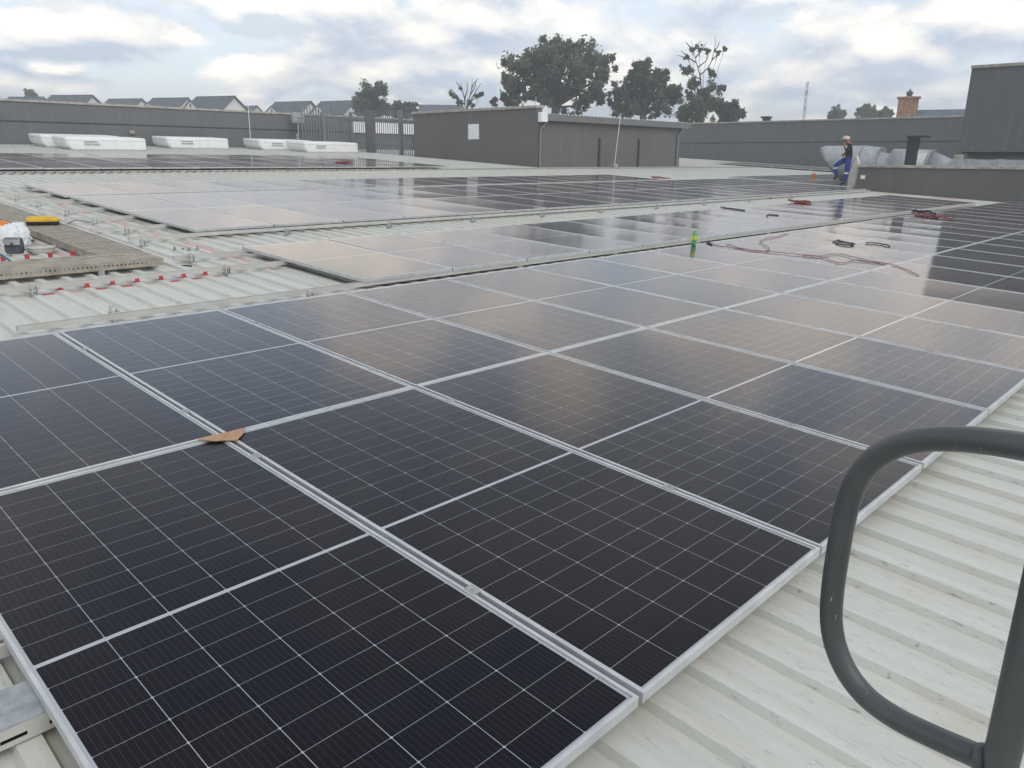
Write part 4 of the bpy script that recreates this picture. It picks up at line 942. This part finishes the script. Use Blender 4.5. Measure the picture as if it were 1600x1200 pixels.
tv = thing('roof_turret', 'small dark box poking above the far parapet near the mast', 'vent box', T(*at(1197, 192, 70)))
MB().bbox(-.25, .3, -.25, .25, -3.0, .36, .03).build('vent_body', M['dark'], tv); MB().bbox(-.42, .4, -.32, .32, .362, .50, .03).build('vent_cap', M['dark'], tv)
mp = at(1256, 186, 200); mast = thing('radio_mast', 'thin red and white lattice radio mast on the horizon', 'mast', T(mp.x, mp.y, gz(mp.x, mp.y)))
mtop = at(1259, 127, 200).z - gz(mp.x, mp.y)
for k in range(9):
    z0, z1 = mtop * k / 9, mtop * (k + 1) / 9 - .02
    mb = MB()
    for a in range(3):
        q = a * 2.0944; mb.tube([(.28 * math.cos(q), .28 * math.sin(q), z0), (.28 * math.cos(q), .28 * math.sin(q), z1)], .07, 5)
        q2 = q + 2.0944; mb.tube([(.28 * math.cos(q), .28 * math.sin(q), z0), (.28 * math.cos(q2), .28 * math.sin(q2), z1)], .05, 4)
    mb.build('mast_section', mat('mast_red', (.45, .25, .22)) if k % 2 else M['bowl'], mast)

# ------------------------------------------------------------------ trees
def px_on_y(x, y, Y):
    d = ray(x, y); return Vector(CW + d * ((Y - CW[1]) / d[1]))
pa, pb_ = px_on_y(550, 207, 33.1), px_on_y(646, 194, 33.1)  # added white panel on posts, stands in for a bright opening in the parapet
wp = thing('bright_gap_panel', 'added white panel standing for a bright opening behind the fence pales beside the plant room', 'sheet', T(pa.x, 33.12, pa.z))
for k in range(6):
    u0 = (pb_.x - pa.x) * k / 6; MB().box(u0 + .01, u0 + (pb_.x - pa.x) / 6 - .01, -.03 - .004 * (k % 2), .03, 0, pb_.z - pa.z).build('sheet', M['whiteplastic'], wp)
MB().box(-.05, .02, -.05, .04, RP(0, 33.1, PAN).z - pa.z, 0).build('gap_panel_post', M['fence'], wp)
MB().box(pb_.x - pa.x - .02, pb_.x - pa.x + .05, -.05, .04, RP(0, 33.1, PAN).z - pa.z, 0).build('gap_panel_post', M['fence'], wp)

def tree(name, label, D, base_px, clumps, leaf='leaf1', lsize=.34, dens=1.0, trunk_r=.45, limbs=(), bare=(), seed=1, limb=1.0):
    """clumps: (px, py, radius_px, amount); limbs follow to each clump"""
    rg = random.Random(seed); b = at(*base_px, D); g = gz(b.x, b.y); k = D * 1.0 / FPX * 1.06
    t = thing(name, label, 'tree', T(b.x, b.y, g)); B = Vector((b.x, b.y, g))
    vd = Vector((b.x - CW[0], b.y - CW[1], 0)).normalized()
    tr = MB(); lf = MB(); cs = []
    for (x, y, r, am) in clumps:
        c = at(x, y, D) + vd * rg.uniform(-.9, .9) * r * k * 1.2; cs.append((c - B, r * k, am))
    fork = at(base_px[0], base_px[1] - (base_px[1] - min(c[1] for c in clumps)) * .18, D) - B
    tr.tube([(0, 0, -.3), (fork.x * .4, fork.y * .4, fork.z * .4), fork], [trunk_r * 1.35, trunk_r, trunk_r * .75], 8)
    for c, r, am in cs:
        mid = fork.lerp(c, .5) + Vector((rg.uniform(-.6, .6), rg.uniform(-.6, .6), rg.uniform(-.2, .6)))
        tr.tube([fork, mid, c], [trunk_r * .5 * limb, trunk_r * .28 * limb, .05 * limb], 6)
        for _ in range(4):
            e = c + Vector((rg.gauss(0, 1), rg.gauss(0, 1), rg.gauss(0, 1))).normalized() * r * rg.uniform(.6, 1.0)
            tr.tube([mid.lerp(c, .7), c.lerp(e, .5) + Vector((0, 0, .2)), e], [.08 * limb, .05 * limb, .02], 5)
    for p in bare:      # bare branches: lists of pixel points
        q = [at(x, y, D) - B + vd * rg.uniform(-.5, .5) for x, y in p]
        n = len(q); tr.tube(q, [max(.02, .075 * (1 - i / n)) for i in range(n)], 6)
    for c, r, am in cs:
        sub = [(c + Vector((rg.gauss(0, .5), rg.gauss(0, .5), rg.gauss(0, .42))) * r, r * rg.uniform(.28, .5)) for _ in range(int(16 * am) + 3)]
        for sc, sr in sub:
            for _ in range(int(dens * am * (90 + 60 * sr * sr))):
                d = Vector((rg.gauss(0, 1), rg.gauss(0, 1), rg.gauss(0, 1))).normalized()
                p = sc + d * sr * (abs(rg.gauss(0, .45)) + .25)
                s = lsize * rg.uniform(.4, 1.0)
                a = Vector((rg.gauss(0, 1), rg.gauss(0, 1), rg.gauss(0, .8))).normalized(); bq = a.cross(Vector((rg.gauss(0, 1), rg.gauss(0, 1), rg.gauss(0, 1)))).normalized()
                lf.poly([p - a * s, p + bq * s * .45, p + a * s, p - bq * s * .45], [(0, 1, 2, 3)])
    tr.build('trunk', M['bark'], t, smooth=True)
    me = bpy.data.meshes.new('crown'); me.from_pydata(lf.v, [], lf.f); me.materials.append(M[leaf]); cr = obj('crown', me, t)
    return t
tree('eucalyptus_tree', 'biggest bushy eucalyptus tree behind the plant room', 85, (868, 185), [(812, 110, 20, 1), (800, 135, 16, .8), (835, 95, 22, 1), (850, 120, 24, 1.1), (880, 84, 22, 1.1), (893, 76, 13, .8), (900, 105, 26, 1.2), (880, 140, 22, .9), (845, 150, 18, .8), (915, 140, 18, .8), (935, 95, 14, .8), (942, 120, 15, .8), (930, 150, 14, .7), (810, 155, 18, .7), (793, 155, 9, .6), (905, 165, 12, .5), (790, 120, 8, .7), (858, 88, 18, .9)], dens=.7, seed=3, trunk_r=.55)
tree('eucalyptus_tree', 'medium tree right of the biggest eucalyptus', 88, (1005, 195), [(1003, 105, 12, .9), (992, 122, 14, 1), (1020, 125, 14, 1), (1035, 118, 11, .9), (1005, 140, 18, 1.1), (985, 145, 14, .9), (972, 150, 10, .8), (1030, 145, 15, 1), (1045, 150, 12, .8), (1055, 142, 8, .7), (1000, 165, 16, .8), (1030, 170, 14, .8), (980, 168, 12, .7), (965, 172, 10, .6), (953, 160, 4, .6)], leaf='leaf2', dens=.7, seed=5, lsize=.30)
tree('half_dead_tree', 'tall half dead tree with bare upper branches', 88, (1097, 195), [(1070, 112, 6, .5), (1078, 108, 5, .5), (1112, 115, 6, .6), (1085, 130, 9, .7), (1108, 140, 10, .7), (1078, 145, 8, .7), (1128, 136, 6, .6), (1082, 170, 20, 1.3), (1095, 155, 14, 1), (1105, 170, 14, .9), (1072, 182, 14, 1.1), (1082, 78, 4, .4), (1092, 76, 4, .4), (1106, 80, 4, .35), (1122, 83, 3, .4), (1132, 77, 2.5, .4), (1074, 90, 3, .4)], leaf='leaf2', dens=.6, seed=8, lsize=.22, trunk_r=.4, limb=.25,
     bare=[[(1097, 170), (1096, 140), (1093, 115), (1088, 98), (1085, 85), (1082, 70), (1080, 64)], [(1094, 118), (1105, 108), (1112, 95), (1116, 80), (1118, 66), (1117, 58)], [(1112, 95), (1120, 86), (1133, 77)], [(1088, 98), (1078, 92), (1066, 88), (1058, 86)], [(1086, 90), (1094, 82), (1100, 72), (1104, 66)], [(1090, 105), (1103, 96), (1108, 84)], [(1096, 125), (1084, 118), (1072, 114)], [(1083, 78), (1075, 70), (1071, 65)], [(1093, 82), (1091, 70), (1094, 63)], [(1116, 80), (1122, 72), (1124, 64)], [(1078, 92), (1070, 84), (1064, 80)]])
tree('round_bush_tree', 'low round bush tree at the right end of the tree group', 92, (1140, 200), [(1140, 172, 12, 1.2), (1152, 175, 9, .9), (1128, 170, 9, .8), (1120, 160, 8, .7), (1147, 165, 6, .7), (1135, 183, 12, .9)], leaf='leaf2', dens=.7, seed=12, lsize=.28)
tree('round_tree', 'dense round tree beside the white houses', 110, (580, 195), [(580, 150, 16, 1.2), (592, 143, 11, 1), (570, 155, 12, 1), (565, 168, 12, 1), (590, 165, 14, 1.1), (600, 172, 9, .9), (577, 178, 14, 1), (558, 160, 6, .7)], leaf='leaf2', dens=.7, seed=15)
tree('garden_shrub_tree', 'small leafy tree between the round tree and plant room', 115, (632, 195), [(622, 165, 7, .8), (630, 170, 9, .9), (641, 166, 8, .9), (615, 175, 7, .8), (640, 178, 9, .9), (625, 180, 9, .8), (648, 172, 5, .7)], leaf='leaf2', dens=.75, seed=17)
tree('bare_tree', 'bare branching tree left of the biggest eucalyptus', 90, (728, 185), [(705, 146, 3.5, .4), (712, 152, 4, .45), (718, 160, 5, .5), (745, 150, 4, .45), (752, 148, 3, .4), (735, 162, 6, .5), (720, 138, 2, .3)], dens=.5, seed=20, lsize=.2, trunk_r=.22, limb=.25,
     bare=[[(727, 175), (720, 160), (713, 148), (704, 138)], [(727, 172), (726, 155), (722, 140), (720, 128)], [(728, 172), (733, 155), (737, 138), (738, 122)], [(729, 172), (738, 152), (746, 138), (752, 130)], [(722, 140), (716, 132), (712, 126)], [(735, 148), (742, 136), (744, 126)], [(726, 155), (730, 142), (730, 128)], [(733, 160), (744, 152), (756, 147)], [(713, 148), (703, 146), (699, 144)], [(737, 138), (741, 130), (748, 122)]])
tree('sapling', 'thin sapling poking over the plant room coping', 80, (771, 185), [(769, 158, 2.5, .5), (773, 155, 2.2, .5), (772, 164, 3, .5)], dens=.6, seed=22, lsize=.2, trunk_r=.1)
tree('distant_tree', 'small distant tree right of the radio mast', 140, (1307, 195), [(1307, 176, 8, 1), (1315, 178, 6, .8), (1300, 179, 6, .8), (1308, 185, 10, .9)], leaf='leaf2', dens=.6, seed=25)
tree('distant_tree', 'wider distant tree left of the brick chimney', 140, (1357, 195), [(1355, 172, 7, 1), (1348, 177, 7, .9), (1362, 176, 6, .9), (1355, 184, 10, .9)], leaf='leaf2', dens=.6, seed=27)
tree('distant_tree', 'distant tree nearest to the brick chimney', 140, (1381, 195), [(1381, 175, 6, .9), (1388, 178, 5, .8), (1375, 179, 5, .8), (1382, 184, 9, .9)], leaf='leaf2', dens=.6, seed=29)
tree('rooftop_tree', 'tiny dark tree above the leftmost house roof', 190, (48, 165), [(48, 146, 4, 1), (44, 148, 3, .9), (53, 148, 3, .9)], leaf='leaf2', dens=.8, seed=31, trunk_r=.2)

# ------------------------------------------------------------------ air
hz = MB().box(-1600, 1600, -1600, 1600, -8.5, 19.5).build('haze', [], None); hz.data.materials.clear()
hm = bpy.data.materials.new('haze'); hm.use_nodes = True; t = hm.node_tree; t.nodes.remove(t.nodes['Principled BSDF'])
pv = N(t, 'ShaderNodeVolumePrincipled'); pv.inputs['Color'].default_value = (.92, .95, 1, 1); pv.inputs['Density'].default_value = .0027; pv.inputs['Anisotropy'].default_value = .2
L(t, pv.outputs[0], t.nodes['Material Output'].inputs['Volume']); hz.data.materials.append(hm); tag(hz, kind='stuff')
